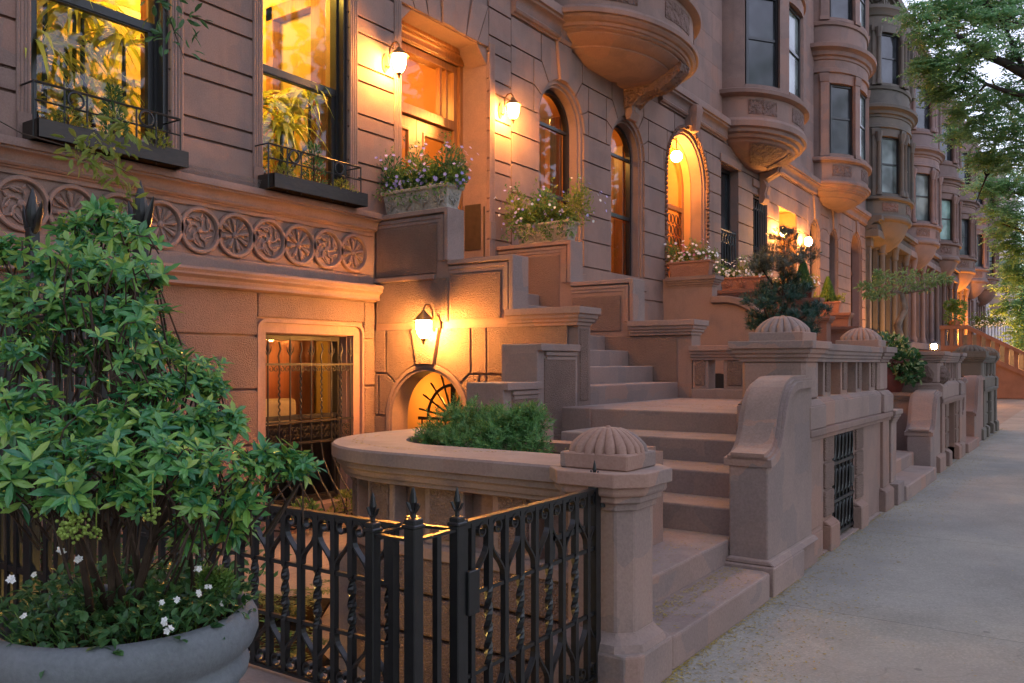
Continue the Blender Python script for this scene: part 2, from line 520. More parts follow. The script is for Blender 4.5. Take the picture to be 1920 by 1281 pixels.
# a moulding profile as (outward, z) from a list of steps top -> bottom
def mould(steps, z, back=-.04):
    """steps: [(dz, out)...] from the top down"""
    p = [(back, z)]
    for dz, o in steps:
        p.append((o, z)); z -= dz; p.append((o, z))
    p.append((back, z))
    return p
def cornice_prof(z1, z0, o):
    """cap, cove, roll and fillet between z1 (top) and z0"""
    h = z1 - z0
    p = [(-.03, z1), (o - .01, z1), (o, z1 - .02), (o, z1 - h * .32), (o * .82, z1 - h * .34), (o * .82, z1 - h * .42)]
    for i in range(6):
        a = PI / 2 * i / 5
        p.append((o * (.78 - .42 * sin(a)), z1 - h * (.44 + .30 * (1 - cos(a)))))
    p += [(o * .34, z1 - h * .78), (o * .40, z1 - h * .84), (o * .30, z1 - h * .92), (o * .12, z1 - h * .94), (o * .10, z0), (-.03, z0)]
    return p
def cap_prof(z1, o, h=.22):
    return [(-.02, z1), (o, z1), (o, z1 - h * .36), (o * .72, z1 - h * .38), (o * .72, z1 - h * .52), (o * .66, z1 - h * .6), (o * .45, z1 - h * .62), (o * .45, z1 - h * .78), (o * .2, z1 - h * .82), (o * .16, z1 - h), (-.02, z1 - h)]

# half-ellipse bow (oriel) rings
def bow(mb, yc, a, b, prof, ph0=0, ph1=180, n=36, x0=None, solid_in=.55):
    """prof = [(scale, z)] swept round a half ellipse standing off the facade"""
    x0 = XF if x0 is None else x0
    vs = []; m = len(prof)
    for i in range(n + 1):
        p = R(ph0 + (ph1 - ph0) * i / n)
        for s, z in prof:
            vs.append((x0 - .05 + (b * s + .05) * sin(p), yc - a * s * cos(p), z))
    fs = []
    for i in range(n):
        for e in range(m):
            g = (e + 1) % m
            fs.append((i * m + e, i * m + g, (i + 1) * m + g, (i + 1) * m + e))
    fs += [tuple(range(m)), tuple(n * m + e for e in range(m - 1, -1, -1))]
    return mb.add(vs, fs)
def bow_pt(yc, a, b, s, ph, z):
    p = R(ph)
    return Vector((XF - .05 + (b * s + .05) * sin(p), yc - a * s * cos(p), z))
def bow_panel(par, yc, a, b, s, ph0, ph1, z0, z1, zm, fm, pm, name='bay_window'):
    """window between two angles of the bow: flat sash on the chord"""
    p0 = bow_pt(yc, a, b, s, ph0, 0); p1 = bow_pt(yc, a, b, s, ph1, 0)
    d = (p1 - p0); w = d.length; d.normalize(); nrm = Vector((d.y, -d.x, 0))
    if nrm.x < 0 and abs(nrm.x) > .01: nrm = -nrm
    M = Matrix(((nrm.x, d.x, 0, p0.x), (nrm.y, d.y, 0, p0.y), (0, 0, 1, 0), (0, 0, 0, 1)))
    f = MB(); fw = .075
    def bx(x0, x1, y0, y1, a_, b_): f.box(x0, x1, y0, y1, a_, b_, M)
    bx(-.05, .05, 0, fw, z0, z1); bx(-.05, .05, w - fw, w, z0, z1)
    bx(-.05, .05, fw, w - fw, z0, z0 + fw); bx(-.05, .05, fw, w - fw, z1 - fw, z1)
    bx(-.03, .035, fw, w - fw, zm - .035, zm + .035)
    o = f.build(name, fm, par)
    g = MB(); g.add([M @ Vector((0, y, z)) for y, z in ((fw, z0 + fw), (w - fw, z0 + fw), (w - fw, z1 - fw), (fw, z1 - fw))], [(0, 1, 2, 3)])
    g.build('pane', pm, o, fix=False)
    return o

def oriel(par, yc, a, b, st, carve, z=7.05, bowl='cove', panes=None, pil=True, two=True, tip=None):
    """bow front: moulded bowl, parapet band, storey with piers and sashes, entablature, second storey"""
    panes = panes or [PANE, PANE_G, PANE]
    m = MB()
    # underside
    if bowl == 'cove':      # smooth cove out of the wall, then stepped lip
        pr = [(.45, z - .1), (.585, z - .01), (.70, z + .07), (.70, z + .095), (.725, z + .10), (.80, z + .165), (.845, z + .21), (.845, z + .235), (.872, z + .24), (.89, z + .26), (.89, z + .285), (.915, z + .29), (.925, z + .335), (.955, z + .345), (.985, z + .39), (.99, z + .42), (1.02, z + .43), (1.028, z + .50), (.995, z + .515), (.985, z + .575), (.96, z + .585), (.96, z + .61)]
    elif bowl == 'carved':
        pr = [(.20, z - .30), (.45, z - .16), (.66, z - .02), (.78, z + .10), (.80, z + .16), (.86, z + .18), (.88, z + .25), (.94, z + .28), (.95, z + .36), (1.0, z + .39), (1.01, z + .52), (.985, z + .60), (.96, z + .61)]
    else:                   # deep cup
        pr = [(.10, z - .85), (.38, z - .68), (.62, z - .40), (.78, z - .10), (.88, z + .22), (.90, z + .30), (.97, z + .34), (1.0, z + .40), (1.0, z + .50), (.96, z + .56), (.95, z + .61)]
    bow(m, yc, a, b, pr + [(.05, z + .61), (.05, pr[0][1])])
    # parapet band and its cap
    z1 = z + .61
    bow(m, yc, a, b, [(.955, z1), (.955, z1 + .52), (.985, z1 + .53), (1.05, z1 + .57), (1.06, z1 + .66), (1.0, z1 + .71), (.9, z1 + .72), (.1, z1 + .72), (.1, z1)])
    zb = z1 + .72; zt = zb + 2.75
    ph = [(0, 24), (60, 72), (108, 120), (156, 180)]
    wins = [(24, 60), (72, 108), (120, 156)]
    def storey(zb, zt, pn):
        for p0, p1 in ph:
            bow(m, yc, a, b, [(.95, zb), (.95, zt), (.80, zt), (.80, zb)], p0, p1, 4)
            if pil:
                q0, q1 = (p0 + 1.5, p1 - 1.5) if p1 - p0 < 20 else ((p1 - 12, p1 - 1.5) if p0 == 0 else (p0 + 1.5, p0 + 12))
                bow(m, yc, a, b, [(.985, zb + .12), (.985, zt - .3), (.9, zt - .3), (.9, zb + .12)], q0, q1, 3)
                bow(m, yc, a, b, [(1.0, zt - .3), (1.02, zt - .1), (1.02, zt - .03), (.9, zt - .03), (.9, zt - .3)], q0 - .8, q1 + .8, 3)
                bow(m, yc, a, b, [(1.01, zb), (1.01, zb + .12), (.9, zb + .12), (.9, zb)], q0 - .6, q1 + .6, 3)
        for (p0, p1), g in zip(wins, pn):
            bow(m, yc, a, b, [(.945, zt - .32), (.945, zt), (.82, zt), (.82, zt - .32)], p0, p1, 4)
            bow(m, yc, a, b, [(.96, zb), (.96, zb + .1), (.82, zb + .1), (.82, zb)], p0, p1, 4)
            bow_panel(par, yc, a, b, .86, p0, p1, zb + .1, zt - .32, (zb + zt) / 2 - .05, FRAME, g)
        if bowl == 'deep':
            cl = MB()
            for q in (22, 62, 70, 110, 118, 158):
                p = bow_pt(yc, a, b, 1.0, q, 0)
                cl.lathe([(.13, zb), (.13, zb + .14), (.095, zb + .2), (.085, zb + .3), (.075, zt - .62), (.10, zt - .58), (.085, zt - .54), (.15, zt - .34), (.16, zt - .26), (.16, zt - .18), (0, zt - .18)], (p.x, p.y, 0), 8)
            cl.build('colonnette', st, par, smooth=2, angle=40)
        bow(m, yc, a, b, [(.80, zt), (.80, zt + .04), (.04, zt + .04), (.04, zt)])
    storey(zb, zt, panes)
    # entablature
    bow(m, yc, a, b, [(.95, zt), (.99, zt + .02), (.99, zt + .14), (.965, zt + .16), (.965, zt + .42), (.99, zt + .44), (1.0, zt + .52), (1.05, zt + .55), (1.07, zt + .66), (1.13, zt + .72), (1.17, zt + .74), (1.18, zt + .86), (1.10, zt + .92), (.97, zt + .95), (.1, zt + .95), (.1, zt)])
    z3 = zt + .95
    bow(m, yc, a, b, [(.93, z3), (.93, z3 + .62), (.97, z3 + .64), (.99, z3 + .74), (.95, z3 + .78), (.1, z3 + .78), (.1, z3)])
    z4 = z3 + .78
    if two:
        storey(z4, z4 + 2.5, [PANE, PANE_G, PANE])
        zz = z4 + 2.5
        bow(m, yc, a, b, [(.95, zz), (.96, zz + .3), (1.0, zz + .34), (1.04, zz + .5), (1.08, zz + .56), (1.08, zz + .7), (.97, zz + .75), (.1, zz + .75), (.1, zz)])
    o = m.build('oriel', st, par, bevel=0, smooth=2, angle=28)
    # carved panels on the parapet band
    c = MB()
    for p0, p1 in ((28, 56), (76, 104), (124, 152)):
        bow(c, yc, a, b, [(.962, z1 + .08), (.966, z1 + .12), (.966, z1 + .40), (.962, z1 + .44), (.94, z1 + .44), (.94, z1 + .08)], p0, p1, 8)
    c.build('carved_panel', carve, par, smooth=False)
    if bowl == 'carved':
        c = MB()
        for p0, p1 in ((30, 86), (94, 150)):
            bow(c, yc, a, b, [(.30, z - .27), (.52, z - .15), (.70, z + .0), (.76, z + .05), (.70, z + .1), (.3, z - .1)], p0, p1, 10)
        c.build('carved_soffit', ST_C, par)
    return zz + .75 if two else z4
def console(par, y, x, z1, h, w, d, mat=None, name='console'):
    """scroll bracket on the facade, top at z1"""
    m = MB()
    pts = [(0, z1), (d, z1), (d + .02, z1 - h * .08)]
    for i in range(9):
        a = PI * (-.1 + 1.1 * i / 8)
        pts.append((d * .62 + d * .40 * cos(a * .9), z1 - h * .18 - h * .14 * (1 - cos(a)) / 2 - h * .05 * i / 8))
    pts += [(d * .42, z1 - h * .55), (d * .30, z1 - h * .75), (d * .34, z1 - h * .88), (d * .2, z1 - h), (0, z1 - h)]
    m.prism([(x + p[0], p[1]) for p in pts], 'y', y - w / 2, y + w / 2)
    m.prism([(x + p[0] * 1.06 + .005, p[1]) for p in pts[1:-2]] + [(x, z1 - h * .8), (x, z1)], 'y', y - w * .2, y + w * .2)
    return m.build(name, mat or ST, par, bevel=.008)
# ------------------------------------------------------------------ the row of houses
ZF = -.38          # areaway floor
def upper_wall(par, st, y0, y1, z0, z1, yc, a):
    m = MB(); zs = [z0]
    while zs[-1] < z1 - .8: zs.append(zs[-1] + .62)
    zs[-1] = z1
    holes = [(yc - a * .97, yc + a * .97, z0 - 1, z1 - 1.2)]
    for i, (p, q) in enumerate(zip(zs, zs[1:])):
        for s in spans(y0, y1, [(h[0], h[1]) for h in holes if h[2] < (p + q) / 2 < h[3]]):
            m.box(XF - .06, XF, s[0] + .002, s[1] - .002, p + .002, q - .002)
    m.box(XF - .5, XF - .055, y0, y1, z0, z1)
    m.build('upper_wall', st, par)
    c = MB(); c.sweep(cornice_prof(z1 + .75, z1 - .35, .65), [(XF, y1), (XF, y0)][::-1])
    n = int((y1 - y0) / .45)
    for i in range(n):
        y = y0 + (i + .5) * (y1 - y0) / n
        c.box(XF, XF + .42, y - .08, y + .08, z1 - .3, z1 + .12)
    c.build('roof_cornice', st, par)

# ---- house with lit windows and oak doors (nearest)
hA = thing('brownstone_house', 'nearest brownstone house, with two yellow lit windows, a rosette frieze and oak double doors', 'house', 'row of brownstone houses')
W1 = (3.65, 5.0, 3.5, 6.62); W2 = (6.13, 7.46, 3.5, 6.62); DR = (8.41, 10.40, 2.62, 6.42)
zsA = [3.50, 3.92, 4.12, 4.54, 4.735, 5.15, 5.35, 5.76, 5.96, 6.37, 6.62]
m = MB()
course_blocks(m, XF, -3, 8.41, zsA, [W1, W2], None)
course_blocks(m, XF, 10.40, 10.985, zsA + [7.05, 7.4], [])
course_blocks(m, XF, -3, 8.02, [6.62, 7.05, 7.4], [])
course_blocks(m, XF, 10.40, 10.985, [2.7, 3.06, 3.50], [])
# splayed lintel over the doors
nv = 7
for i in range(nv):
    t0, t1 = i / nv, (i + 1) / nv
    b0, b1 = 8.41 + 1.99 * t0, 8.41 + 1.99 * t1
    c0, c1 = 8.03 + 2.75 * t0, 8.03 + 2.75 * t1
    zt = 7.4 if i in (2, 3, 4) else 7.05
    m.prism(inset([(b0, 6.42), (b1, 6.42), (c1 if c1 < 10.75 else 10.39, zt), (min(c0, 10.38), zt)], .009), 'x', XF - .04, XF + (.03 if i == 3 else 0))
m.build('rusticated_wall', ST, hA, bevel=.007)
m = MB()
holed(m, XF - .42, XF - .038, -3, 8.41, 3.5, 7.4, [W1, W2])
m.box(XF - .42, XF - .038, 8.41, 10.40, 6.43, 7.4)
m.box(XF - .42, XF - .038, 10.40, 11.0, 2.5, 7.4)
m.build('backing_wall', ST, hA)
# fluted jambs
m = MB()
for ya, yb in ((5.0, 5.14), (7.46, 7.60), (8.27, 8.41), (10.40, 10.54), (3.53, 3.65), (6.0, 6.13)):
    for q in range(4):
        y = ya + (yb - ya) * (q + .5) / 4
        m.tube([(XF + .004, y, 3.75 if ya < 8 else 3.2), (XF + .004, y, 6.5)], .018, 8)
    m.box(XF, XF + .03, ya, yb, 3.5, 3.76)
m.build('fluted_jamb', ST_L, hA)
# lower cornice, frieze, belt
m = MB(); m.sweep(cornice_prof(3.50, 3.27, .16), [(XF, -3), (XF, 7.9)]); m.build('sill_cornice', ST_L, hA, smooth=2)
m = MB(); m.sweep([(-.03, 2.60), (.17, 2.58), (.175, 2.55), (.15, 2.52), (.15, 2.50), (.10, 2.47), (.085, 2.43), (.10, 2.40), (.03, 2.38), (-.03, 2.38)], [(XF, -3), (XF, 7.9)])
m.build('belt_moulding', ST_L, hA, smooth=2)
m = MB(); m.box(XF - .4, XF - .035, -3, 8.1, 2.391, 3.49)
m.box(XF - .036, XF - .006, -3, 7.9, 2.6, 2.72); m.box(XF - .036, XF - .006, -3, 7.9, 3.22, 3.28)
m.build('frieze', ST, hA, bevel=.005)
def rosette(y, kind):
    m = MB(); zc = 2.975
    rr = [(.243, -.03), (.243, .010), (.234, .020), (.207, .020), (.198, .008), (.195, -.03)]
    n = 40; vs = []; k = len(rr)
    for i in range(n):
        a = 2 * PI * i / n
        vs += [(XF + x, y + r * cos(a), zc + r * sin(a)) for r, x in rr]
    m.add(vs, [(i * k + e, i * k + (e + 1) % k, ((i + 1) % n) * k + (e + 1) % k, ((i + 1) % n) * k + e) for i in range(n) for e in range(k)])
    ring = m.build('rosette', ST, hA, smooth=2)
    c = MB(); c.lathe([(.0, -.034), (.197, -.034), (.197, -.03), (0, -.028)], (0, 0, 0), 24, M=Matrix(((0, 0, 1, XF), (1, 0, 0, y), (0, 1, 0, zc), (0, 0, 0, 1))))
    def P(r, a, x): return (XF + x, y + r * 1.16 * cos(a), zc + r * 1.16 * sin(a))
    if kind == 0:      # eight lobed petals
        for q in range(8):
            a = 2 * PI * q / 8 + .2
            c.tube([P(.035, a, -.02), P(.08, a, -.005), P(.125, a, -.004), P(.158, a, -.02)], [.008, .017, .026, .008], 7)
            c.tube([P(.06, a + .39, -.024), P(.15, a + .39, -.018)], [.005, .010], 5)
    else:              # curling leaves
        for q in range(5):
            a = 2 * PI * q / 5
            pts = [P(.03 + .13 * t, a + 1.5 * t * t - .2, -.012 - .012 * abs(t - .5)) for t in [i / 6 for i in range(7)]]
            c.tube(pts, [.008, .013, .016, .015, .014, .011, .006], 6)
            for s in (-1, 1):
                b = a + .55 + s * .33
                c.tube([P(.085, a + .35, -.014), P(.12, b, -.008), P(.15, b + s * .12, -.018)], [.008, .017, .006], 6)
    c.lathe([(0, -.03), (.034, -.028), (.036, -.01), (.02, .004), (0, .006)], (0, 0, 0), 14, M=Matrix(((0, 0, 1, XF), (1, 0, 0, y), (0, 1, 0, zc), (0, 0, 0, 1))))
    c.build('carved_flower', ST, ring, smooth=2)
for i in range(11):
    rosette(7.545 - .4405 * i, i % 2)
# basement wall
BW = (6.21, 7.57, -.1, 1.945)
m = MB()
zsb = [-.4, .10, .70, 1.31, 1.90, 2.39]
for i, (a, b) in enumerate(zip(zsb, zsb[1:])):
    if b > 2: m.box(XF - .05, XF + .012, 6.07, 7.71, 2.115, b - .012)
    for s0, s1 in spans(-3, 7.9, [(6.055, 7.725)]):
        js = [s0] + [j for j in (([-1.6, 1.2, 3.3, 4.9] if i % 2 else [-.6, 2.2, 4.1])) if s0 < j < s1 - .2] + [s1]
        for p, q in zip(js, js[1:]):
            m.box(XF - .05, XF + .012, p + (.012 if p != s0 else 0), q - (.012 if q != s1 else 0), a + .012, b - .012)
m.build('basement_blocks', ST_R, hA, bevel=.012, seg=2)
m = MB()
holed(m, XF - .5, XF - .04, -3, 8.1, -.5, 2.39, [BW])
# rounded window surround, three fillets
def rrect(o, r):
    y0, y1, z1 = BW[0] - o, BW[1] + o, BW[3] + o
    return [(y0, -.4)] + [(y0 + r + r * cos(R(a)), z1 - r + r * sin(R(a))) for a in (180, 157, 135, 112, 90)] + [(y1 - r + r * cos(R(a)), z1 - r + r * sin(R(a))) for a in (90, 67, 45, 22, 0)] + [(y1, -.4)]
m.build('basement_backing_wall', ST, hA)
m = MB()
for o0, o1, x, r0, r1 in ((.15, .11, .010, .12, .09), (.11, .07, -.05, .09, .06), (.07, .03, -.10, .06, .025), (.03, -.012, -.15, .025, .002)):
    band(m, rrect(o0, r0), rrect(o1, r1), XF - .28, XF + x)
m.build('window_surround', ST, hA, bevel=.004)
# dim upper storeys above the frame
mm = hA
upper_wall(mm, ST, -3, 11.0, 7.4, 16.6, 5.6, 2.05)
oriel(hA, 5.6, 2.05, 1.25, ST, ST_C, 7.08, 'cove')
# the sash windows
for (y0, y1, z0, z1) in (W1, W2):
    window(hA, XF - .2, y0, y1, z0, z1, 4.955, FRAME, GLASS, .085)
    m = MB()   # timber box outside the sash
    m.box(XF - .16, XF - .045, y1 - .055, y1, z0, z1); m.box(XF - .16, XF - .045, y0, y0 + .03, z0, z1); m.box(XF - .16, XF - .045, y0 + .03, y1 - .055, z1 - .05, z1)
    m.build('window_box_frame', FRAME, hA)
# basement sash
w = window(hA, XF - .33, BW[0], BW[1], -.1, BW[3] - .02, .95, IRON_W, GLASS, .05)
m = MB(); m.box(XF - .5, XF - .30, BW[0], BW[1], BW[3] - .05, BW[3] + .02); m.build('lintel_board', IRON_W, hA)
MB().box(XF - .46, XF - .40, BW[0] - .05, BW[1] + .05, -.2, .86).build('dark_interior_sheet', FRAME, hA)  # dark sheet standing in for the unlit lower part of the interior
# rooms behind the lit windows
def room(par, x0, x1, y0, y1, z0, z1, wall, name='room'):
    m = MB()
    m.box(x0 - .05, x0, y0, y1, z0, z1); m.box(x0, x1, y0 - .05, y0, z0, z1); m.box(x0, x1, y1, y1 + .05, z0, z1)
    m.box(x0, x1, y0, y1, z0 - .05, z0); m.box(x0, x1, y0, y1, z1, z1 + .05)
    return m.build(name, wall, par)
room(hA, -10.6, XF - .43, 2.9, 7.95, 3.3, 7.0, WALLIN)
m = MB()   # picture rail, cornice and door casing inside the front room
m.box(-10.6, -10.54, 2.9, 7.95, 6.2, 6.32); m.sweep(cornice_prof(7.0, 6.7, .25), [(-10.6, 2.9), (-10.6, 7.95)])
m.box(-9.6, -9.45, 7.80, 7.95, 3.3, 6.6); m.box(-8.65, -8.5, 7.80, 7.95, 3.3, 6.6); m.box(-9.6, -8.5, 7.80, 7.95, 6.4, 6.6)
m.build('room_trim', OAK, hA, bevel=.01)
m = MB(); m.box(-8.35, -8.06, 7.50, 7.56, 3.4, 6.6); m.box(-8.33, -8.06, 5.12, 5.18, 3.4, 6.6)
m.build('folded_shutter', MAHOG, hA, bevel=.01)
room(hA, -9.8, XF - .51, 5.2, 7.85, -.35, 2.3, WALLIN)
m = MB(); m.box(-8.65, -8.6, 6.55, 7.8, -.3, 2.2); m.box(-8.62, -8.57, 6.95, 7.25, .2, 1.9)
m.build('inner_door', MAHOG, hA, bevel=.01)
m = MB(); m.box(-8.9, -8.35, 6.1, 7.3, .0, 1.15); m.build('cream_sofa_back', plain('dim linen', (.22, .17, .11), .8), hA, bevel=.06, seg=3)

# entrance: recess, doors, transom
xd = XF - .62
m = MB()
m.box(xd - .1, XF - .045, 8.33, 8.416, 2.5, 6.5); m.box(xd - .1, XF - .045, 10.394, 10.48, 2.5, 6.5); m.box(xd - .1, XF - .045, 8.416, 10.394, 6.414, 6.52)
# chamfered head corners
for s, y in ((1, 8.41), (-1, 10.40)):
    m.prism([(y, 6.42), (y + s * .26, 6.42), (y, 6.16)], 'x', XF - .42, XF - .045)
for z in (3.4, 3.95, 4.5, 5.05, 5.6, 6.05):
    m.box(XF - .55, XF - .07, 10.391, 10.3935, z - .006, z + .006)
m.build('entrance_recess', ST_L, hA)
m = MB()
band(m, [(8.41, 2.62), (8.41, 6.41), (10.39, 6.41), (10.39, 2.62)], [(8.50, 2.62), (8.50, 6.20), (10.31, 6.20), (10.31, 2.62)], xd - .1, xd + .12)
band(m, [(8.50, 2.62), (8.50, 6.20), (10.31, 6.20), (10.31, 2.62)], [(8.58, 2.62), (8.58, 6.10), (10.23, 6.10), (10.23, 2.62)], xd - .1, xd + .07)
m.box(xd - .08, xd + .09, 8.58, 10.23, 5.20, 5.34)
m.sweep(cornice_prof(6.44, 6.20, .12), [(xd + .1, 8.42), (xd + .1, 10.39)])
m.box(xd - .05, xd + .04, 9.93, 9.97, 5.34, 6.10); m.box(xd - .05, xd + .04, 10.08, 10.12, 5.34, 6.10)
m.build('door_frame', OAK, hA, bevel=.006)
MB().add([(xd - .03, 8.58, 5.34), (xd - .03, 10.23, 5.34), (xd - .03, 10.23, 6.10), (xd - .03, 8.58, 6.10)], [(0, 1, 2, 3)]).build('transom_pane', GLASS, hA, fix=False)
for i, (a, b) in enumerate(((8.585, 9.40), (9.41, 10.225))):
    m = MB()
    band(m, rect_out(a, b, 2.64, 5.19), rect_out(a + .15, b - .15, 3.55, 5.02), xd - .05, xd + .02)
    band(m, rect_out(a + .14, b - .14, 3.54, 5.03), rect_out(a + .175, b - .175, 3.58, 4.985), xd - .04, xd + .035)
    m.box(xd - .03, xd + .035, a + .16, b - .16, 2.85, 3.4)
    d = m.build('door', OAK, hA, bevel=.006)
    MB().add([(xd, a + .15, 3.55), (xd, b - .15, 3.55), (xd, b - .15, 5.02), (xd, a + .15, 5.02)], [(0, 1, 2, 3)]).build('pane', GLASS, d, fix=False)
    h = MB(); h.lathe([(0, -.06), (.02, -.06), (.02, -.02), (.03, -.015), (.035, 0), (.02, .02), (0, .024)], (xd + .09, b - .09 if i == 0 else a + .09, 3.6), 12, M=Matrix.Rotation(PI / 2, 4, 'Y'))
    h.build('handle', BRASS, d, smooth=True)
room(hA, -10.9, xd - .1, 8.35, 10.5, 2.6, 6.5, WALLAM, 'vestibule')
m = MB()   # panelled inner doors of the vestibule
for a, b in ((8.5, 9.4), (9.5, 10.4)):
    m.box(-9.75, -9.68, a, b, 2.62, 5.4)
    for z0, z1 in ((2.8, 3.5), (3.62, 4.05), (4.2, 5.2)):
        band(m, rect_out(a + .12, b - .12, z0, z1), rect_out(a + .17, b - .17, z0 + .05, z1 - .05), -9.69, -9.65)
        m.box(-9.69, -9.66, a + .24, b - .24, z0 + .12, z1 - .12)
m.build('inner_door', OAK, hA, bevel=.006)
m = MB(); m.box(XF - .095, XF - .075, 10.380, 10.392, 3.2, 4.0)
m.box(XF - .45, XF - .15, 10.378, 10.391, 3.35, 4.05); m.build('name_plate', plain('dull bronze plate', (.09, .06, .035), .5, .5), hA)

# ---- second house: arched windows and the arched entrance
hB = thing('brownstone_house', 'brownstone house with two tall arched windows and a glowing arched entrance', 'house', 'row of brownstone houses')
ZL = [3.35, 3.83, 4.31, 4.79, 5.27, 5.75]; ZU = [6.2, 6.65, 7.12]
def arched_house(par, y0, y1, arches, oc, st, panes, a=2.05, bowl='cove', b=1.25, pils=True, zt=16.6, two=True):
    """arches = [(yc, half, z0, kind)]"""
    m = MB(); bk = MB()
    holes = [(yc - h, yc + h, z0, 5.75) for yc, h, z0, k in arches]
    course_blocks(m, XF, y0 + .01, y1, [2.45, 2.9] + ZL, holes)
    ed = [y0] + [(arches[i][0] + arches[i][1] + arches[i + 1][0] - arches[i + 1][1]) / 2 for i in range(len(arches) - 1)] + [y1]
    for i, (yc, h, z0, k) in enumerate(arches):
        voussoirs(m, XF, yc, h, 5.75, ZU if h < 1 else [6.2, 6.65, 7.12], yc - ed[i], ed[i + 1] - yc)
    zs = ZL[0]
    for s in spans(y0, y1, [(q[0], q[1]) for q in holes]): bk.box(XF - .4, XF - .038, s[0], s[1], -.5, 7.13)
    for yc, h, z0, k in arches:
        if z0 > 0: bk.box(XF - .4, XF - .038, yc - h, yc + h, -.5, z0)
        spandrel(bk, XF - .4, XF - .038, yc, h, 5.75, 7.13)
        # recessed rings of the reveal
        rg = MB()
        band(rg, arch_out(yc, h + .02, 5.75, z0), arch_out(yc, h - .06, 5.75, z0), XF - .14, XF - .041)
        band(rg, arch_out(yc, h - .06, 5.75, z0), arch_out(yc, h - .11, 5.75, z0), XF - .36, XF - .09)
        rg.build('arch_ring', ST_L if st in (ST, ST_L) else st, par, smooth=2)
        if k == 'window':
            arch_window(par, XF - .30, yc, h - .11, z0, 5.75, 4.55, FRAME, panes)
            sl = MB(); sl.box(XF - .4, XF + .06, yc - h, yc + h, z0 - .14, z0); sl.build('window_sill', st, par, bevel=.01)
    m.build('rusticated_wall', st, par, bevel=.007)
    bk.build('backing_wall', st, par)
    m = MB(); m.sweep(cornice_prof(7.62, 7.14, .24), [(XF, y0), (XF, oc - a * .9)]); m.sweep(cornice_prof(7.62, 7.14, .24), [(XF, oc + a * .9), (XF, y1)])
    m.box(XF - .4, XF - .02, y0, y1, 7.13, 7.64)
    m.build('belt_cornice', st, par, smooth=2)
    upper_wall(par, st, y0, y1, 7.62, zt, oc, a)
    oriel(par, oc, a, b, st, ST_C, 7.08, bowl, None, pils, two)
arched_house(hB, 11.0, 19.6, [(12.57, .75, 3.2, 'window'), (15.09, .73, 3.2, 'window'), (18.06, 1.15, 2.62, 'door')], 14.45, ST, GLASS, 2.3, 'cove', 1.42)
for y in (12.57, 15.09):
    pass
console(hB, 15.09, XF + .03, 7.55, 1.15, .34, .42)
m = MB()
rb = [(0, 6.62), (.18, 6.66), (.34, 6.80), (.50, 6.86), (.72, 6.87), (.95, 6.98), (1.16, 7.16), (1.2, 7.26), (1.12, 7.36), (0, 7.3)]
m.prism([(XF + p[0], p[1]) for p in rb], 'y', 14.9, 15.26)
for y0, y1 in ((14.875, 14.93), (15.23, 15.285)): m.prism([(XF + p[0] * 1.02, p[1] - .02 if p[1] < 7.2 else p[1]) for p in rb], 'y', y0, y1)
m.build('scroll_rib', ST_C, hB, bevel=.015)
console(hB, 12.55, XF + .02, 7.55, .42, .36, .22)
# woman's-head keystone over the entrance: carved block
m = MB(); m.lathe([(.02, -.32), (.10, -.28), (.13, -.18), (.15, -.02), (.17, .1), (.19, .2), (.15, .3), (.06, .34), (0, .34)], (XF + .16, 18.06, 7.12), 14, 1.0, .95, mod=lambda a, z: 1 + .10 * sin(5 * a) * (1 if z > 0 else .3))
m.box(XF, XF + .14, 17.9, 18.22, 6.95, 7.5)
m.build('carved_keystone', ST, hB, smooth=2)
# beaded ornate ring
m = MB()
for p in arc_pts(18.06, 1.20, 5.75, 180, 0, 40): m.lathe([(0, -.05), (.04, -.03), (.05, 0), (.04, .03), (0, .05)], (XF + .01, p[0], p[1]), 6)
for s in (-1, 1):
    for i in range(32): m.lathe([(0, -.05), (.04, -.03), (.05, 0), (.04, .03), (0, .05)], (XF + .01, 18.06 + s * 1.2, 5.68 - i * .098), 6)
m.build('beaded_moulding', ST_C, hB, smooth=True)
# warm entrance niche with iron-grilled door
m = MB()
band(m, arch_out(18.06, 1.05, 5.75, 2.6), arch_out(18.06, 1.0, 5.75, 2.6), XF - 1.5, XF - .35)
m.box(XF - 1.6, XF - 1.5, 17.0, 19.12, 2.6, 6.9); m.box(XF - 1.5, XF - .1, 16.95, 19.15, 2.5, 2.62)
m.build('entrance_niche', WALLAM, hB)
m = MB(); xg = XF - .22
band(m, arch_out(18.06, 1.0, 5.75, 2.62), arch_out(18.06, .90, 5.75, 2.62), xg - .4, xg - .3)
m.box(xg - .4, xg - .3, 17.16, 18.96, 5.2, 5.32); m.box(xg - .4, xg - .3, 18.0, 18.12, 2.62, 5.2)
d = m.build('door_frame', OAK, hB, bevel=.01)
m = MB()
for i in range(9): m.tube([(xg - .3, 17.2 + .095 * i, 2.7), (xg - .3, 17.2 + .095 * i, 5.2)], .012, 5)
for s in (0, 1):
    for j in range(9):
        for i in range(4):
            y = 17.27 + .2 * i + s * .92; z = 2.9 + j * .26
            m.tube([(xg - .29, y + .08 * cos(a), z + .11 * sin(a)) for a in [PI * q / 5 for q in range(11)]], .011, 4)
m.build('door_grille', IRON, d)
# arched basement-level openings keep the ground line: room behind arched windows
room(hB, -10.2, XF - .41, 11.6, 16.1, 3.1, 7.1, WALLAM)
m = MB()
for y, h in ((12.57, .62), (15.09, .60)):
    m.box(XF - .62, XF - .40, y + h - .06, y + h + .02, 3.25, 6.1); m.box(XF - .9, XF - .84, y + h * .1, y + h, 3.25, 5.9)
m.build('folded_shutter', OAK, hB, bevel=.01)

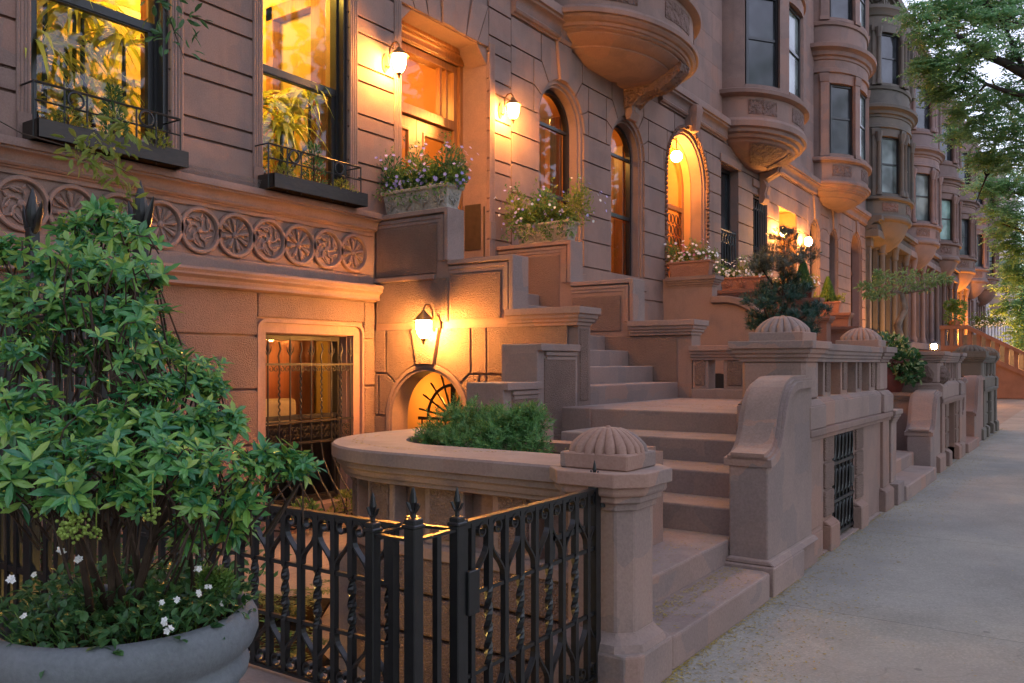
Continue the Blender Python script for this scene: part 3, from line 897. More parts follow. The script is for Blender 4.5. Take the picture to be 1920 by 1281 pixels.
# ---- third house: square-headed windows with iron grilles and lit square entrance
hC = thing('brownstone_house', 'brownstone house with two dark barred windows beside a lit square entrance', 'house', 'row of brownstone houses')
def square_house(par, y0, y1, wins, door, oc, st, bowl, a=2.05, b=1.25, courses=True, carve=ST_C, zt=16.6, doordepth=.9, doormat=ST_L, panes=None, columns=False, pils=True):
    m = MB(); bk = MB(); holes = [w for w in wins] + ([door] if door else [])
    zz = [2.45, 2.9, 3.35, 3.83, 4.31, 4.79, 5.27, 5.75, 6.2, 6.65, 7.12]
    if courses:
        course_blocks(m, XF, y0 + .01, y1, zz, holes)
        m.build('rusticated_wall', st, par, bevel=.007)
    else:
        holed(m, XF - .04, XF, y0 + .004, y1 - .004, 2.45, 7.12, holes)
        m.build('ashlar_wall', st, par)
    holed(bk, XF - .42, XF - .038, y0, y1, -.5, 7.13, holes)
    bk.build('backing_wall', st, par)
    for i, w in enumerate(wins):
        window(par, XF - .28, w[0], w[1], w[2], w[3], (w[2] + w[3]) / 2, FRAME, (panes or [PANE, PANE_D])[i % 2], .08)
        sl = MB(); sl.box(XF - .05, XF + .09, w[0] - .08, w[1] + .08, w[2] - .16, w[2]); sl.box(XF, XF + .05, w[0] - .1, w[1] + .1, w[3], w[3] + .2); sl.build('window_sill', st, par, bevel=.012)
    if door:
        m = MB()
        m.box(XF - doordepth - .1, XF - doordepth, door[0] - .1, door[1] + .1, door[2], door[3] + .1)
        m.box(XF - doordepth, XF - .045, door[0] - .08, door[0] + .006, door[2], door[3]); m.box(XF - doordepth, XF - .045, door[1] - .006, door[1] + .08, door[2], door[3])
        m.box(XF - doordepth, XF - .045, door[0] + .006, door[1] - .006, door[3] - .006, door[3] + .08); m.box(XF - doordepth, XF - .05, door[0], door[1], door[2] - .1, door[2])
        m.build('entrance_recess', doormat, par)
        m = MB(); q = (door[0] + door[1]) / 2
        band(m, rect_out(door[0] + .05, door[1] - .05, door[2], door[2] + 2.7), rect_out(door[0] + .2, door[1] - .2, door[2] + .9, door[2] + 2.5), XF - doordepth, XF - doordepth + .07)
        m.box(XF - doordepth + .01, XF - doordepth + .09, q - .06, q + .06, door[2], door[2] + 2.7)
        m.box(XF - doordepth + .01, XF - doordepth + .03, door[0] + .2, door[1] - .2, door[2] + .9, door[2] + 2.5)
        m.build('door', MAHOG, par, bevel=.01)
    if columns:
        m = MB(); n = 6
        for i in range(n):
            y = y0 + .35 + (y1 - y0 - .7) * i / (n - 1)
            m.box(XF - .03, XF + .14, y - .17, y + .17, 2.62, 6.7); m.box(XF - .03, XF + .20, y - .21, y + .21, 2.62, 2.95); m.box(XF - .03, XF + .20, y - .21, y + .21, 6.35, 6.7)
            if i % 2: m.lathe([(.17, 2.62), (.17, 2.8), (.12, 2.86), (.12, 3.0), (.11, 5.9), (.10, 6.15), (.14, 6.2), (.12, 6.25), (.18, 6.5), (.21, 6.62), (.21, 6.7)], (XF + .30, y, 0), 14)
        m.build('column', st, par, smooth=2, angle=40)
        m = MB(); m.box(XF - .02, XF + .5, y0, y1, 6.7, 7.0); m.box(XF - .02, XF + .45, y0, y1, 2.3, 2.62); m.build('colonnade_beam', st, par, bevel=.02)
        m = MB(); m.sweep(cornice_prof(7.55, 6.99, .62), [(XF, y0), (XF, y1)])
        k = int((y1 - y0) / .26)
        for i in range(k): m.box(XF + .1, XF + .46, y0 + (i + .5) * (y1 - y0) / k - .06, y0 + (i + .5) * (y1 - y0) / k + .06, 7.0, 7.2)
        m.box(XF - .4, XF - .02, y0, y1, 7.13, 7.64); m.build('dentil_cornice', st, par)
    else:
        m = MB(); m.sweep(cornice_prof(7.62, 7.14, .24), [(XF, y0), (XF, oc - a * .9)]); m.sweep(cornice_prof(7.62, 7.14, .24), [(XF, oc + a * .9), (XF, y1)])
        m.box(XF - .4, XF - .02, y0, y1, 7.13, 7.64); m.build('belt_cornice', st, par, smooth=2)
    upper_wall(par, st, y0, y1, 7.62, zt, oc, a)
    oriel(par, oc, a, b, st, carve, 7.08, bowl, panes and [panes[0], panes[1], panes[0]], pils)
square_house(hC, 19.6, 27.45, [(20.15, 21.4, 3.3, 6.6), (22.55, 23.75, 3.3, 6.4)], (24.85, 26.65, 2.62, 6.3), 22.35, ST, 'carved', 2.2, 1.35, doormat=WALLAM, pils=False)
console(hC, 23.15, XF + .03, 7.0, 1.0, .4, .5)
for y in (20.775, 23.15):
    m = MB(); w = .6; z0, z1 = 3.4, 5.0 if y < 22 else 6.2
    for i in range(7): m.tube([(XF - .06, y - w + .05 + i * .183, z0), (XF - .06, y - w + .05 + i * .183, z1)], .014, 5)
    for z in (z0 + .05, z1 - .05): m.box(XF - .075, XF - .045, y - w, y + w, z - .015, z + .015)
    for i in range(6):
        yy = y - w + .14 + i * .183
        m.tube([(XF - .06, yy + .07 * cos(t), z1 - .25 + .12 * sin(t)) for t in [2 * PI * q / 10 for q in range(11)]], .01, 4)
    m.build('window_guard', IRON, hC)
# ---- fourth house: arches again
hD = thing('brownstone_house', 'brownstone house with narrow dark arches, fourth along the row, under an orange lit bay', 'house', 'row of brownstone houses')
arched_house(hD, 27.45, 36.2, [(28.75, .62, 3.2, 'window'), (31.2, .62, 3.2, 'window'), (34.7, .95, 2.62, 'door')], 30.6, ST, PANE_D, 2.1, 'cove')
m = MB(); m.box(XF - .5, XF - .4, 33.7, 35.7, 2.5, 6.8); m.box(XF - .42, XF - .36, 34.64, 34.76, 2.62, 6.6); m.box(XF - .42, XF - .34, 33.9, 35.5, 5.1, 5.25); m.build('door', MAHOG, hD, bevel=.01)
# ---- the farther houses
far = [
    (36.2, 43.7, 38.6, ST_D, 'deep', 2.25, 'grey stone house with cup-shaped bays, first of the row with a dark colonnade', [PANE_G, PANE_D], True),
    (43.7, 51.3, 46.6, ST_P, 'deep', 2.2, 'mauve stone house next beyond the grey one, with pale blinds in its bay', [PANE_G, PANE_T], True),
    (51.3, 58.9, 54.4, ST_F, 'deep', 2.2, 'brownstone house with green blinds in its bay windows, far along the row', [PANE_T, PANE_D], True),
    (58.9, 66.8, 62.3, ST_F, 'deep', 2.2, 'brownstone house with orange lit columns at its entrance', [PANE, PANE_D], True),
    (66.8, 75.0, 70.2, ST_P, 'deep', 2.2, 'far brownstone house whose bay window shines orange', [PANE, PANE_D], False),
    (75.0, 83.0, 78.3, ST_F, 'deep', 2.2, 'far brownstone house before the pale end of the row', [PANE_G, PANE_D], False),
]
fh = []
for i, (y0, y1, oc, st, bowl, a, lab, pn, col) in enumerate(far):
    h = thing('brownstone_house', lab, 'house', 'row of brownstone houses'); fh.append(h)
    square_house(h, y0, y1, [(y0 + .55, y0 + 1.75, 2.9, 6.4), (y0 + 2.1, y0 + 3.2, 2.9, 6.4), (y0 + 3.55, y0 + 4.75, 2.9, 6.4)], (y0 + 5.2, y0 + 6.9, 2.62, 6.4), oc, st, bowl, a, 1.3, courses=False, panes=pn, columns=col, zt=16.9, doordepth=.6)
h = thing('pale_stone_house', 'pale whitish stone house closing the far end of the row', 'house')
PALE = stone('pale limestone', (.58, .52, .50))
square_house(h, 83.0, 112.0, [(84 + 3.0 * i, 85.4 + 3.0 * i, 3, 6.3) for i in range(9)], None, 88, PALE, 'deep', 3.0, 2.0, courses=False, panes=[PANE_G, PANE], zt=19)
# ------------------------------------------------------------------ ground
def walkmat(name, base, joint_x, joint_y, off=(0, 0), spots=True):
    m, t = nt(name); P = coords(t); b = Vector(base)
    big = noise(t, P, .8, 4, .6)
    c = ramp(t, big, [(.3, tuple(b * .72)), (.55, tuple(b)), (.75, (b.x * 1.2, b.y * 1.16, b.z * 1.1))])
    n2 = noise(t, P, 3.5, 5, .65)
    c = mixc(t, mth(t, 'MULTIPLY', ramp_f(t, n2, .5, .75), .35), c, tuple(b * .6))
    agg = N(t, 'TexVoronoi'); agg.inputs['Scale'].default_value = 85; L(t, P, agg.inputs['Vector'])
    c = mixc(t, .22, c, ramp(t, agg.outputs['Color'], [(.1, tuple(b * .45)), (.6, tuple(b * 1.0)), (1, tuple(b * 1.8))]))
    n3 = noise(t, P, .45, 3, .55, .8)
    c = mixc(t, mth(t, 'MULTIPLY', ramp_f(t, n3, .5, .64), .42), c, (b.x * .62, b.y * .66, b.z * .74))
    sx = N(t, 'SeparateXYZ'); L(t, P, sx.inputs[0])
    h = None
    for o, sp, of in ((sx.outputs[0], joint_x, off[0]), (sx.outputs[1], joint_y, off[1])):
        if not sp: continue
        d = mth(t, 'ABSOLUTE', mth(t, 'SUBTRACT', mth(t, 'FRACT', mth(t, 'ADD', mth(t, 'DIVIDE', o, sp), of)), .5))
        j = ramp_f(t, d, .5 - .006 / sp, .5)
        h = j if h is None else mth(t, 'MAXIMUM', h, j)
    if h is not None: c = mixc(t, mth(t, 'MULTIPLY', h, .8), c, tuple(b * .3))
    vg = N(t, 'TexVoronoi'); vg.inputs['Scale'].default_value = 2.6; L(t, P, vg.inputs['Vector'])      # old gum and drip spots
    c = mixc(t, mth(t, 'MULTIPLY', ramp_f(t, vg.outputs['Distance'], .062, .045), .55), c, tuple(b * .4))
    ck = N(t, 'TexVoronoi', feature='DISTANCE_TO_EDGE'); ck.inputs['Scale'].default_value = .33; wv = N(t, 'MixRGB', blend_type='ADD'); wv.inputs[0].default_value = .5; L(t, P, wv.inputs[1]); nz = N(t, 'TexNoise'); nz.inputs['Scale'].default_value = 2.5; L(t, P, nz.inputs['Vector']); L(t, nz.outputs['Color'], wv.inputs[2]); L(t, wv.outputs[0], ck.inputs['Vector'])
    c = mixc(t, mth(t, 'MULTIPLY', ramp_f(t, ck.outputs['Distance'], .0018, .0006), .22), c, tuple(b * .35))
    p = N(t, 'BsdfPrincipled'); L(t, c, p.inputs['Base Color']); p.inputs['Roughness'].default_value = .8
    p.inputs['Specular IOR Level'].default_value = .3
    bp = N(t, 'Bump'); bp.inputs['Strength'].default_value = .35; bp.inputs['Distance'].default_value = .006
    hh = noise(t, P, 60, 4, .7)
    if h is not None: hh = mth(t, 'SUBTRACT', hh, mth(t, 'MULTIPLY', h, 2))
    L(t, hh, bp.inputs['Height']); L(t, bp.outputs[0], p.inputs['Normal'])
    out(t, p.outputs[0]); return m
WALK = walkmat('sidewalk concrete', (.325, .295, .252), 0, 2.9, (.35, .06))
PAVE = walkmat('areaway paving', (.30, .235, .19), .62, .62)
ROAD = walkmat('asphalt', (.05, .05, .052), 0, 0)
m = MB(); m.box(-1.835, 3.4, -14, 140, -.25, 0); m.box(-4.0, -1.835, -14, 2.30, -.25, 0); m.box(-2.0, -1.835, 6.4, 140, -.25, -.0008)
tag(m.build('sidewalk', WALK), kind='structure')
m = MB(); m.box(-7.7, -1.84, 11.02, 140, -.3, -.02)
tag(m.build('forecourt_paving', PAVE), kind='structure')
m = MB(); m.box(-7.7, -1.9, 2.30, 11.02, -.7, ZF); m.box(-7.7, -4.0, -14, 2.30, -.7, ZF)
tag(m.build('areaway_paving', PAVE), kind='structure')
m = MB(); m.box(3.4, 3.55, -14, 140, -.3, -.005)
tag(m.build('kerb', stone('kerb stone', (.3, .3, .29))), kind='structure')
m = MB(); m.box(3.55, 13, -14, 140, -.4, -.15)
tag(m.build('road', ROAD), kind='structure')
m = MB(); m.add([(-300, -300, -.8), (300, -300, -.8), (300, 400, -.8), (-300, 400, -.8)], [(0, 1, 2, 3)])
tag(m.build('ground', plain('city ground', (.12, .11, .10), .9)), kind='structure')

# ------------------------------------------------------------------ fluted dome, caps
def dome(mb, x, y, z, w, d, h, lobes=20):
    prof = []
    for i in range(13):
        a = PI / 2 * i / 12
        rr_ = .985 - .75 * i / 12; prof.append((rr_, h * .90 * (1 - (rr_ / .985) ** 2.1) ** .85 + .012 * (i > 0)))
    prof = [(.90, -.004), (.97, .004)] + prof[1:-1] + [(.235, h * .86), (.24, h * .91), (.21, h * .925), (.075, h * .93), (.07, h * .97), (.04, h), (0, h)]
    n = lobes * 8; vs = []
    for r, zz in prof:
        for k in range(n):
            a = 2 * PI * k / n
            sq = 1 / max(abs(cos(a)) ** 3.2 + abs(sin(a)) ** 3.2, 1e-6) ** (1 / 3.2)
            lob = abs(sin(lobes * a / 2)) ** .42
            f = r * sq * (.875 + .125 * lob) if r > .2 else r
            zr = zz - (.012 * lob if zz < .01 else 0)
            vs.append((x + w / 2 * f * cos(a), y + d / 2 * f * sin(a), z + zr))
    m = len(prof)
    fs = [(i * n + k, i * n + (k + 1) % n, (i + 1) * n + (k + 1) % n, (i + 1) * n + k) for i in range(m - 1) for k in range(n)]
    fs += [tuple(range(n - 1, -1, -1))]
    mb.add(vs, fs)
def ring_path(x0, x1, y0, y1):
    # outward on the right hand
    return [(x0, y0), (x1, y0), (x1, y1), (x0, y1)]
def cap(mb, x0, x1, y0, y1, z1, o=.07, h=.2):
    mb.sweep(cap_prof(z1, o, h), ring_path(x0, x1, y0, y1), closed=True)
    mb.box(x0 + .005, x1 - .005, y0 + .005, y1 - .005, z1 - h + .01, z1 - .0015)
def remapY(mb, Y0):
    mb.v = [(p[1], Y0 - p[0], p[2]) for p in mb.v]
    return mb

# ------------------------------------------------------------------ the box stoop in front
sA = thing('stoop', 'near brownstone stoop, turning twice between stepped walls up to the oak doors', 'stoop', 'brownstone stoops')
def step(par, x0, x1, y0, y1, z0, z1, mat=None):
    return MB().box(x0, x1, y0, y1, z0, z1).build('step', mat or ST_S, par, bevel=.014, seg=2)
# rounded first step
m = MB()
pts = [(-2.3, 4.03)] + [(-1.90 + .10 * sin(R(a)), 4.13 - .10 * cos(R(a))) for a in range(0, 91, 15)] + [(-1.87 + .07 * cos(R(a)), 5.66 + .07 * sin(R(a))) for a in range(0, 91, 15)] + [(-2.3, 5.73)]
m.prism(pts, 'z', -.01, .176); m.build('step', ST_S, sA, bevel=.012, seg=2)
step(sA, -4.25, -2.14, 4.0, 5.97, ZF, .342)
LY = [5.955, 6.41, 6.987, 7.62]; LZ = [.541, .739, .939, 1.135]
for i in range(3): step(sA, -4.25, -2.10, LY[i], LY[i + 1] + .02, ZF, LZ[i])
m = MB(); m.box(-4.6, -2.72, 7.62, 10.62, ZF, 1.135); m.box(-2.72, -1.98, 7.62, 10.62, .98, 1.135); m.build('landing', ST_S, sA, bevel=.014, seg=2)
MB().box(-4.62, -4.255, 7.58, 7.9, ZF, 1.139).build('plinth_block', ST, sA, bevel=.01)
UX = [-4.6 - .37 * i for i in range(7)] + [-7.60]
for i in range(7): step(sA, UX[i + 1] - (.02 if i < 6 else -.0), UX[i], 8.19, 10.61, ZF if i < 3 else 1.135 + .2125 * (i + 1) - .33, 1.135 + .2125 * (i + 1))
# near string wall, face y = 7.9
CAPS = [(-7.6, -6.39, 3.48), (-6.39, -5.44, 2.84), (-5.44, -4.6, 2.21)]
def string_wall(par, Y0, thick, caps, arch, xe, base=ZF):
    m = MB(); f = Y0 + .035; b = Y0 + thick
    for xa, xb, zt in caps:
        m.box(xa + (0 if xa == caps[0][0] else -.001), xb, f, b, 2.05, zt - .0015) if zt > 2.1 else None
    if arch:
        xc, r, zs = arch
        m.box(caps[0][0], xc - r, f, b, base, 2.05); m.box(xc + r, xe, f, b, base, 2.05)
        q = MB(); spandrel(q, -thick, -.035, xc, r, zs, 2.05); remapY(q, Y0); m.add(q.v, q.f)
    else:
        m.box(caps[0][0], xe, f, b, base, 2.05)
    m.build('string_wall', ST, par)
    # framed mouldings: three nested L fillets under each cap and down its end
    m = MB()
    for i, (xa, xb, zt) in enumerate(caps[:-1]):
        zn = caps[i + 1][2]
        for d, y in ((0, Y0), (.075, Y0 + .012), (.12, Y0 + .024)):
            m.prism([(xa, zt - d), (xb - d, zt - d), (xb - d, zn), (xb - d - .05, zn), (xb - d - .05, zt - d - .05), (xa, zt - d - .05)], 'y', y, f + .004)
        m.prism([(xa, zt - .001), (xb + .012, zt - .001), (xb + .012, zn), (xb - .05, zn), (xb - .05, zt - .06), (xa, zt - .06)], 'y', Y0 - .014, b + .012)
        # smooth end face of the step
        m.box(xb - .05, xb + .0115, Y0 - .0135, b + .0115, zn + .001, zt - .0012)
    m.build('wall_coping', ST_S, par, bevel=.008)
    m = MB(); xa, xb, zt = caps[-1]
    m.sweep(cap_prof(zt, .09, .2), [(xa - .05, Y0), (xb, Y0), (xb, b), (xa - .05, b)])
    m.box(xa - .05, xb - .003, Y0 + .003, b - .003, zt - .19, zt - .002)
    m.build('end_coping', ST_S, par, bevel=.004)
string_wall(sA, 7.9, .30, CAPS, (-6.72, .60, .93), -4.6)
m = MB(); bz = []
voussoirs(m, 0, -6.72, .665, .93, [1.47, 2.03], .87, .90, .03, .014, key=True)
course_blocks(m, 0, -7.6, -6.72 - .68, [-.38, .12, .48, .93], [], None, .03, .014)
course_blocks(m, 0, -6.72 + .68, -4.75, [-.38, .12, .48, .93], [], {0: [-5.5], 1: [-5.2]}, .03, .014)
course_blocks(m, 0, -5.80, -4.72, [1.47, 2.03], [], None, .03, .014); course_blocks(m, 0, -5.80, -4.72, [.93, 1.47], [], None, .03, .014)
# upper rough panels
m.box(-.03, -.012, -6.36, -5.62, 2.12, 2.66); m.box(-.03, -.02, -7.58, -6.58, 2.70, 3.29); m.box(-.03, -.012, -7.58, -6.40, 2.10, 2.64)
remapY(m, 7.9); m.build('rough_blocks', ST_R, sA, bevel=.012, seg=2)
m = MB()
band(m, arch_out(-6.72, .665, .93, ZF), arch_out(-6.72, .615, .93, ZF), -.06, .012); band(m, arch_out(-6.72, .615, .93, ZF), arch_out(-6.72, .575, .93, ZF), -.30, -.006)
remapY(m, 7.9); m.build('arch_moulding', ST_L, sA, smooth=2)
m = MB(); m.box(-7.6, -6.6, 7.885, 7.934, 2.62, 2.68); m.build('belt_fillet', ST_L, sA, bevel=.008)
# passage under the stoop
m = MB(); m.box(-7.6, -5.70, 10.3, 10.4, ZF, 1.7); m.box(-7.6, -7.55, 8.2, 10.3, ZF, 1.7); m.build('passage_wall', WALLAM, sA)
# panel on the end of the string wall
m = MB(); m.box(-4.605, -4.585, 7.96, 8.14, 1.19, 1.98); m.build('end_panel', ST_R, sA, bevel=.008)
# flank wall beside the lower flight
m = MB(); m.box(-5.05, -4.60, 6.53, 7.12, ZF, 1.41); m.box(-5.05, -4.60, 7.12, 7.93, ZF, 1.795)
m.build('flank_wall', ST_S, sA, bevel=.012, seg=2)
m = MB()
for y0, y1, zt in ((6.60, 7.14, 1.41), (7.19, 7.90, 1.795)):
    for k, (d, x) in enumerate(((.0, -4.55), (.075, -4.567), (.12, -4.583))):
        m.box(-4.62, x, y0 + d * .7 - .07 * (k == 0), y1 - (0 if k == 0 else d * .35), zt - d - (.07 if k == 0 else .045), zt - d + (.003 if k == 0 else -.003))
m.build('flank_coping', ST_S, sA, bevel=.006)
m = MB(); m.box(-4.61, -4.588, 6.66, 7.10, .2, 1.27); m.box(-4.61, -4.588, 7.24, 7.86, .2, 1.65); m.build('flank_panel', ST_R, sA, bevel=.006)
# far string wall
string_wall(sA, 10.60, .34, [(-7.6, -6.28, 3.40), (-6.28, -5.27, 2.78), (-5.27, -4.42, 2.18)], None, -4.42)
m = MB()
for a, b, z0, z1 in ((-7.5, -6.48, 2.3, 3.2), (-6.26, -5.47, 2.05, 2.56), (-5.9, -4.62, 1.35, 1.98)): m.box(a, b, 10.615, 10.64, z0, z1)
m.build('rough_blocks', ST_R, sA, bevel=.01)
# landing balustrade
m = MB(); m.box(-4.42, -2.3, 10.6, 10.94, ZF, 1.26)
m.build('balustrade_plinth', ST_S, sA, bevel=.012)
m = MB(); m.sweep(cap_prof(1.83, .09, .19), [(-4.42, 10.62), (-2.2, 10.62)]); m.box(-4.42, -2.2, 10.625, 10.92, 1.645, 1.828); m.build('balustrade_rail', ST_S, sA, bevel=.004)
for x, w in ((-4.30, .22), (-3.83, .30), (-3.10, .30)):
    b = MB().box(x - w / 2, x + w / 2, 10.64, 10.9, 1.255, 1.65).build('baluster', ST_S, sA, bevel=.008)
    MB().box(x - w * .32, x + w * .32, 10.622, 10.642, 1.31, 1.64).build('baluster_panel', ST_R, b, bevel=.006)

def gatehouse(par, y0, st, sts, length=3.3, door=True, domes=True, nb=4, xf=-1.90, dome_w=.44):
    """pier, balustrade and pier over a low gate, fronting the pavement"""
    x0 = xf - .52; yE = y0 + length
    P1 = (y0, y0 + .42); P2 = (yE - .42, yE)
    m = MB()
    d0, d1 = y0 + .86, y0 + 1.70
    if not door: d0 = d1 = y0 + 1
    for a, b in ((y0, d0), (d1, yE)):
        m.box(xf - .30, xf, a, b, -.02, 1.0)
    m.box(x0, xf - .31, y0, P1[1], -.02, 1.0)
    m.box(x0, xf - .02, y0, yE, 1.0, 1.06)
    m.build('gate_wall', st, par, bevel=.01)
    if door and par != sA: MB().box(xf - .34, xf - .26, d0 - .05, d1 + .05, -.02, 1.0).build('niche_back', st, par)
    m = MB()   # plinths
    for a, b in ((y0 - .42, y0 + .12), (y0 + .12, y0 + .40), (y0 + .55, d0), (d1, d1 + .3), (yE - .45, yE)):
        o = .07 if b - a > .29 else .04
        m.box(xf - .28, xf + o, a, b - .004, -.02, .21); m.prism([(xf - .28, .21), (xf + o, .21), (xf + .005, .255), (xf - .28, .255)], 'y', a + .004, b - .008)
    m.build('plinth', st, par, bevel=.008)
    m = MB()   # pecked quoins by the gate
    if door:
        for a, b in ((d0 - .30, d0 - .01), (d1 + .01, d1 + .30)):
            for z0 in (.27, .51, .75): m.box(xf - .01, xf + .022, a, b, z0 + .01, z0 + .23)
        m.build('quoin', ST_R if st == ST else st, par, bevel=.01)
    m = MB()   # pilaster strips
    for a, b in ((y0 + .06, y0 + .36), (yE - .40, yE - .08)): m.box(xf - .02, xf + .03, a, b, .25, .98)
    m.box(xf - .02, xf + .035, y0, yE, .965, 1.003); m.box(xf - .02, xf + .055, y0 - .01, yE + .01, 1.003, 1.06)
    m.build('pilaster', st, par, bevel=.006)
    m = MB()   # parapet band, with breaks over the piers
    m.box(x0, xf + .02, y0, yE, 1.06, 1.27)
    for a, b in (P1, P2): m.box(x0 - .03, xf + .055, a - .03, b + .03, 1.063, 1.25); m.prism([(x0 - .03, 1.25), (xf + .055, 1.25), (xf + .0, 1.30), (x0 + .02, 1.30)], 'y', a - .03, b + .03)
    m.prism([(x0, 1.27), (xf + .02, 1.27), (xf - .03, 1.31), (x0, 1.31)], 'y', P1[1] + .03, P2[0] - .03)
    m.build('parapet', sts, par, bevel=.008)
    m = MB()
    for a, b in (P1, P2): m.box(x0, xf, a, b, 1.29, 1.63)
    m.build('pier', sts, par, bevel=.03)
    for i in range(nb):
        a = P1[1] + .05 + (P2[0] - P1[1]) * (i + .35) / nb
        bb = MB().box(xf - .30, xf - .03, a, a + .24, 1.30, 1.635).build('baluster', sts, par, bevel=.006)
        MB().box(xf - .04, xf - .015, a + .05, a + .19, 1.35, 1.62).build('baluster_panel', ST_R if st == ST else st, bb, bevel=.004)
    m = MB()
    cap(m, x0, xf, P1[0], P1[1], 1.78, .085, .17); cap(m, x0, xf, P2[0], P2[1], 1.776, .085, .166)
    m.sweep(cap_prof(1.768, .05, .16), [(xf, P1[1] + .02), (xf, P2[0] - .02)]); m.box(xf - .40, xf - .002, P1[1] + .02, P2[0] - .02, 1.61, 1.766)
    m.build('coping', sts, par, bevel=.004)
    if domes:
        for a, b in (P1, P2):
            yc = (a + b) / 2; xc = (x0 + xf) / 2 + .02; w = dome_w
            d = MB().box(xc - w * .51, xc + w * .51, yc - w * .46, yc + w * .46, 1.775, 1.855).build('dome_block', sts, par, bevel=.006)
            q = MB(); dome(q, xc, yc, 1.855, w, w * .92, .145); q.build('dome', sts, d, smooth=2, angle=50)
def wing(par, y0, y1, x0, x1, zl, zh, st):
    """scrolled cheek wall at the foot of a stoop"""
    c = [(y0, zl)]
    W = min(.74, y1 - y0 - .2); H = zh - zl
    for fy, fz in ((.10, .02), (.19, .055), (.27, .12), (.335, .22), (.385, .35), (.43, .49), (.48, .63), (.545, .76), (.63, .87), (.73, .945), (.85, .99), (1.0, 1.0)):
        c.append((y0 + W * fy, zl + H * fz))
    c += [(y1, zh + .004)]
    m = MB(); m.prism([(y0 + .02, -.01)] + [(p[0] + .02, p[1] - .05) for p in c[:-1]] + [(y1 + .02, zh - .04), (y1 + .02, -.01)], 'x', x0 + .025, x1 - .025)
    w = m.build('cheek_wall', st, par, bevel=.012, seg=2)
    m = MB()
    def strip(xa, xb, up, lo):
        P = []
        for i, p in enumerate(c):
            a = Vector(c[max(i - 1, 0)]); b = Vector(c[min(i + 1, len(c) - 1)]); d = (b - a).normalized(); nn = Vector((-d.y, d.x))
            P.append((Vector(p) + nn * up, Vector(p) - nn * lo))
        k = len(P); vs = []
        for x in (xa, xb): vs += [(x, q[0].x, q[0].y) for q in P] + [(x, q[1].x, q[1].y) for q in P]
        fs = []
        for i in range(k - 1):
            fs += [(i, i + 1, k + i + 1, k + i), (2 * k + i, 3 * k + i, 3 * k + i + 1, 2 * k + i + 1), (i, 2 * k + i, 2 * k + i + 1, i + 1), (k + i, k + i + 1, 3 * k + i + 1, 3 * k + i)]
        fs += [(0, k, 3 * k, 2 * k), (k - 1, 3 * k - 1, 4 * k - 1, 2 * k - 1)]
        m.add(vs, fs)
    strip(x0 - .005, x1 + .005, .0, .055); strip(x0 + .02, x1 - .02, .018, .01); strip(x0 + .045, x1 - .045, .04, .01)
    m.build('scroll_coping', st, w, smooth=2, angle=30)
    return w
gatehouse(sA, 6.88, ST, ST_S)
wing(sA, 5.79, 6.90, -2.16, -1.83, .93, 1.46, ST_S)
m = MB(); m.box(-2.17, -1.79, 5.74, 6.47, -.02, .20); m.prism([(-2.17, .20), (-1.79, .20), (-1.832, .235), (-2.13, .235)], 'y', 5.76, 6.9); m.build('plinth', ST_S, sA, bevel=.008)
MB().box(-2.16, -1.90, 6.2, 6.9, 0, 1.0).build('cheek_base', ST_S, sA)
m = MB(); m.box(-3.0, -2.9, 7.75, 9.9, -.02, .97); m.build('vault_wall', ST_D, sA)
MB().box(-2.9, -1.86, 7.3, 9.6, -.3, .012).build('threshold', ST_S, sA, bevel=.006)

# iron gate under the landing
g = thing('iron_gate', 'small black iron gate in the gatehouse under the near stoop landing', 'gate')
m = MB()
for i in range(7): m.tube([(-1.918, 7.78 + .135 * i, .04), (-1.918, 7.78 + .135 * i, .99)], .012, 6)
for z in (.06, .36, .70, .97): m.box(-1.933, -1.903, 7.75, 8.58, z - .014, z + .014)
for i in range(6):
    for z in (.21, .53, .84):
        y = 7.85 + .135 * i
        m.tube([(-1.918, y + .055 * cos(t), z + .11 * sin(t)) for t in [2 * PI * q / 12 for q in range(13)]], .009, 5)
m.build('gate_bars', IRON, g)
m = MB(); m.box(-1.965, -1.95, 7.76, 8.57, .03, 1.0); m.build('gate_dark_backing', SOIL, g)  # matte dark sheet standing in for the unlit vault behind the bars
m = MB(); m.box(-1.945, -1.895, 8.46, 8.56, .45, .62); m.build('lock_box', IRON, g, bevel=.01)

# ------------------------------------------------------------------ curved area wall with newel, holding a planted basin
aw = thing('area_wall', 'rounded low brownstone planter wall with a fluted dome newel beside the lowest steps', 'wall')
arcp = [(-3.52 - 1.02 * sin(R(a)), 4.72 - 1.02 * cos(R(a))) for a in range(0, 91, 9)]
path = [(-4.54, 6.52)] + arcp[::-1] + [(-3.0, 3.70), (-2.24, 3.70)]
path_w = [(-4.40, 6.52)] + [(-3.52 - .88 * sin(R(a)), 4.72 - .88 * cos(R(a))) for a in range(0, 91, 9)][::-1] + [(-2.24, 3.84)]
m = MB()
m.sweep([(-.50, 1.07), (-.012, 1.07), (0, 1.058), (0, .985), (-.03, .975), (-.03, .945), (-.05, .93), (-.06, .90), (-.08, .895), (-.08, .87), (-.11, .86), (-.50, .86)], path)
m.build('coping', ST_S, aw, smooth=2, angle=30)
m = MB(); m.sweep([(-.30, .87), (-.10, .87), (-.10, ZF), (-.30, ZF)], path_w); m.build('wall_core', ST, aw)
m = MB()
m.sweep([(-.2, .52), (.0, .52), (.015, .50), (.015, .44), (0, .43), (-.2, .43)], path_w); m.build('ledge', ST_S, aw, smooth=2)
m = MB()
for z0, z1 in ((ZF, -.05), (-.03, .2), (.22, .425)):
    m.sweep([(-.12, z1), (-.012, z1), (0, z1 - .014), (0, z0 + .014), (-.012, z0), (-.12, z0)], path_w)
m.build('rough_courses', ST_R, aw, smooth=2)
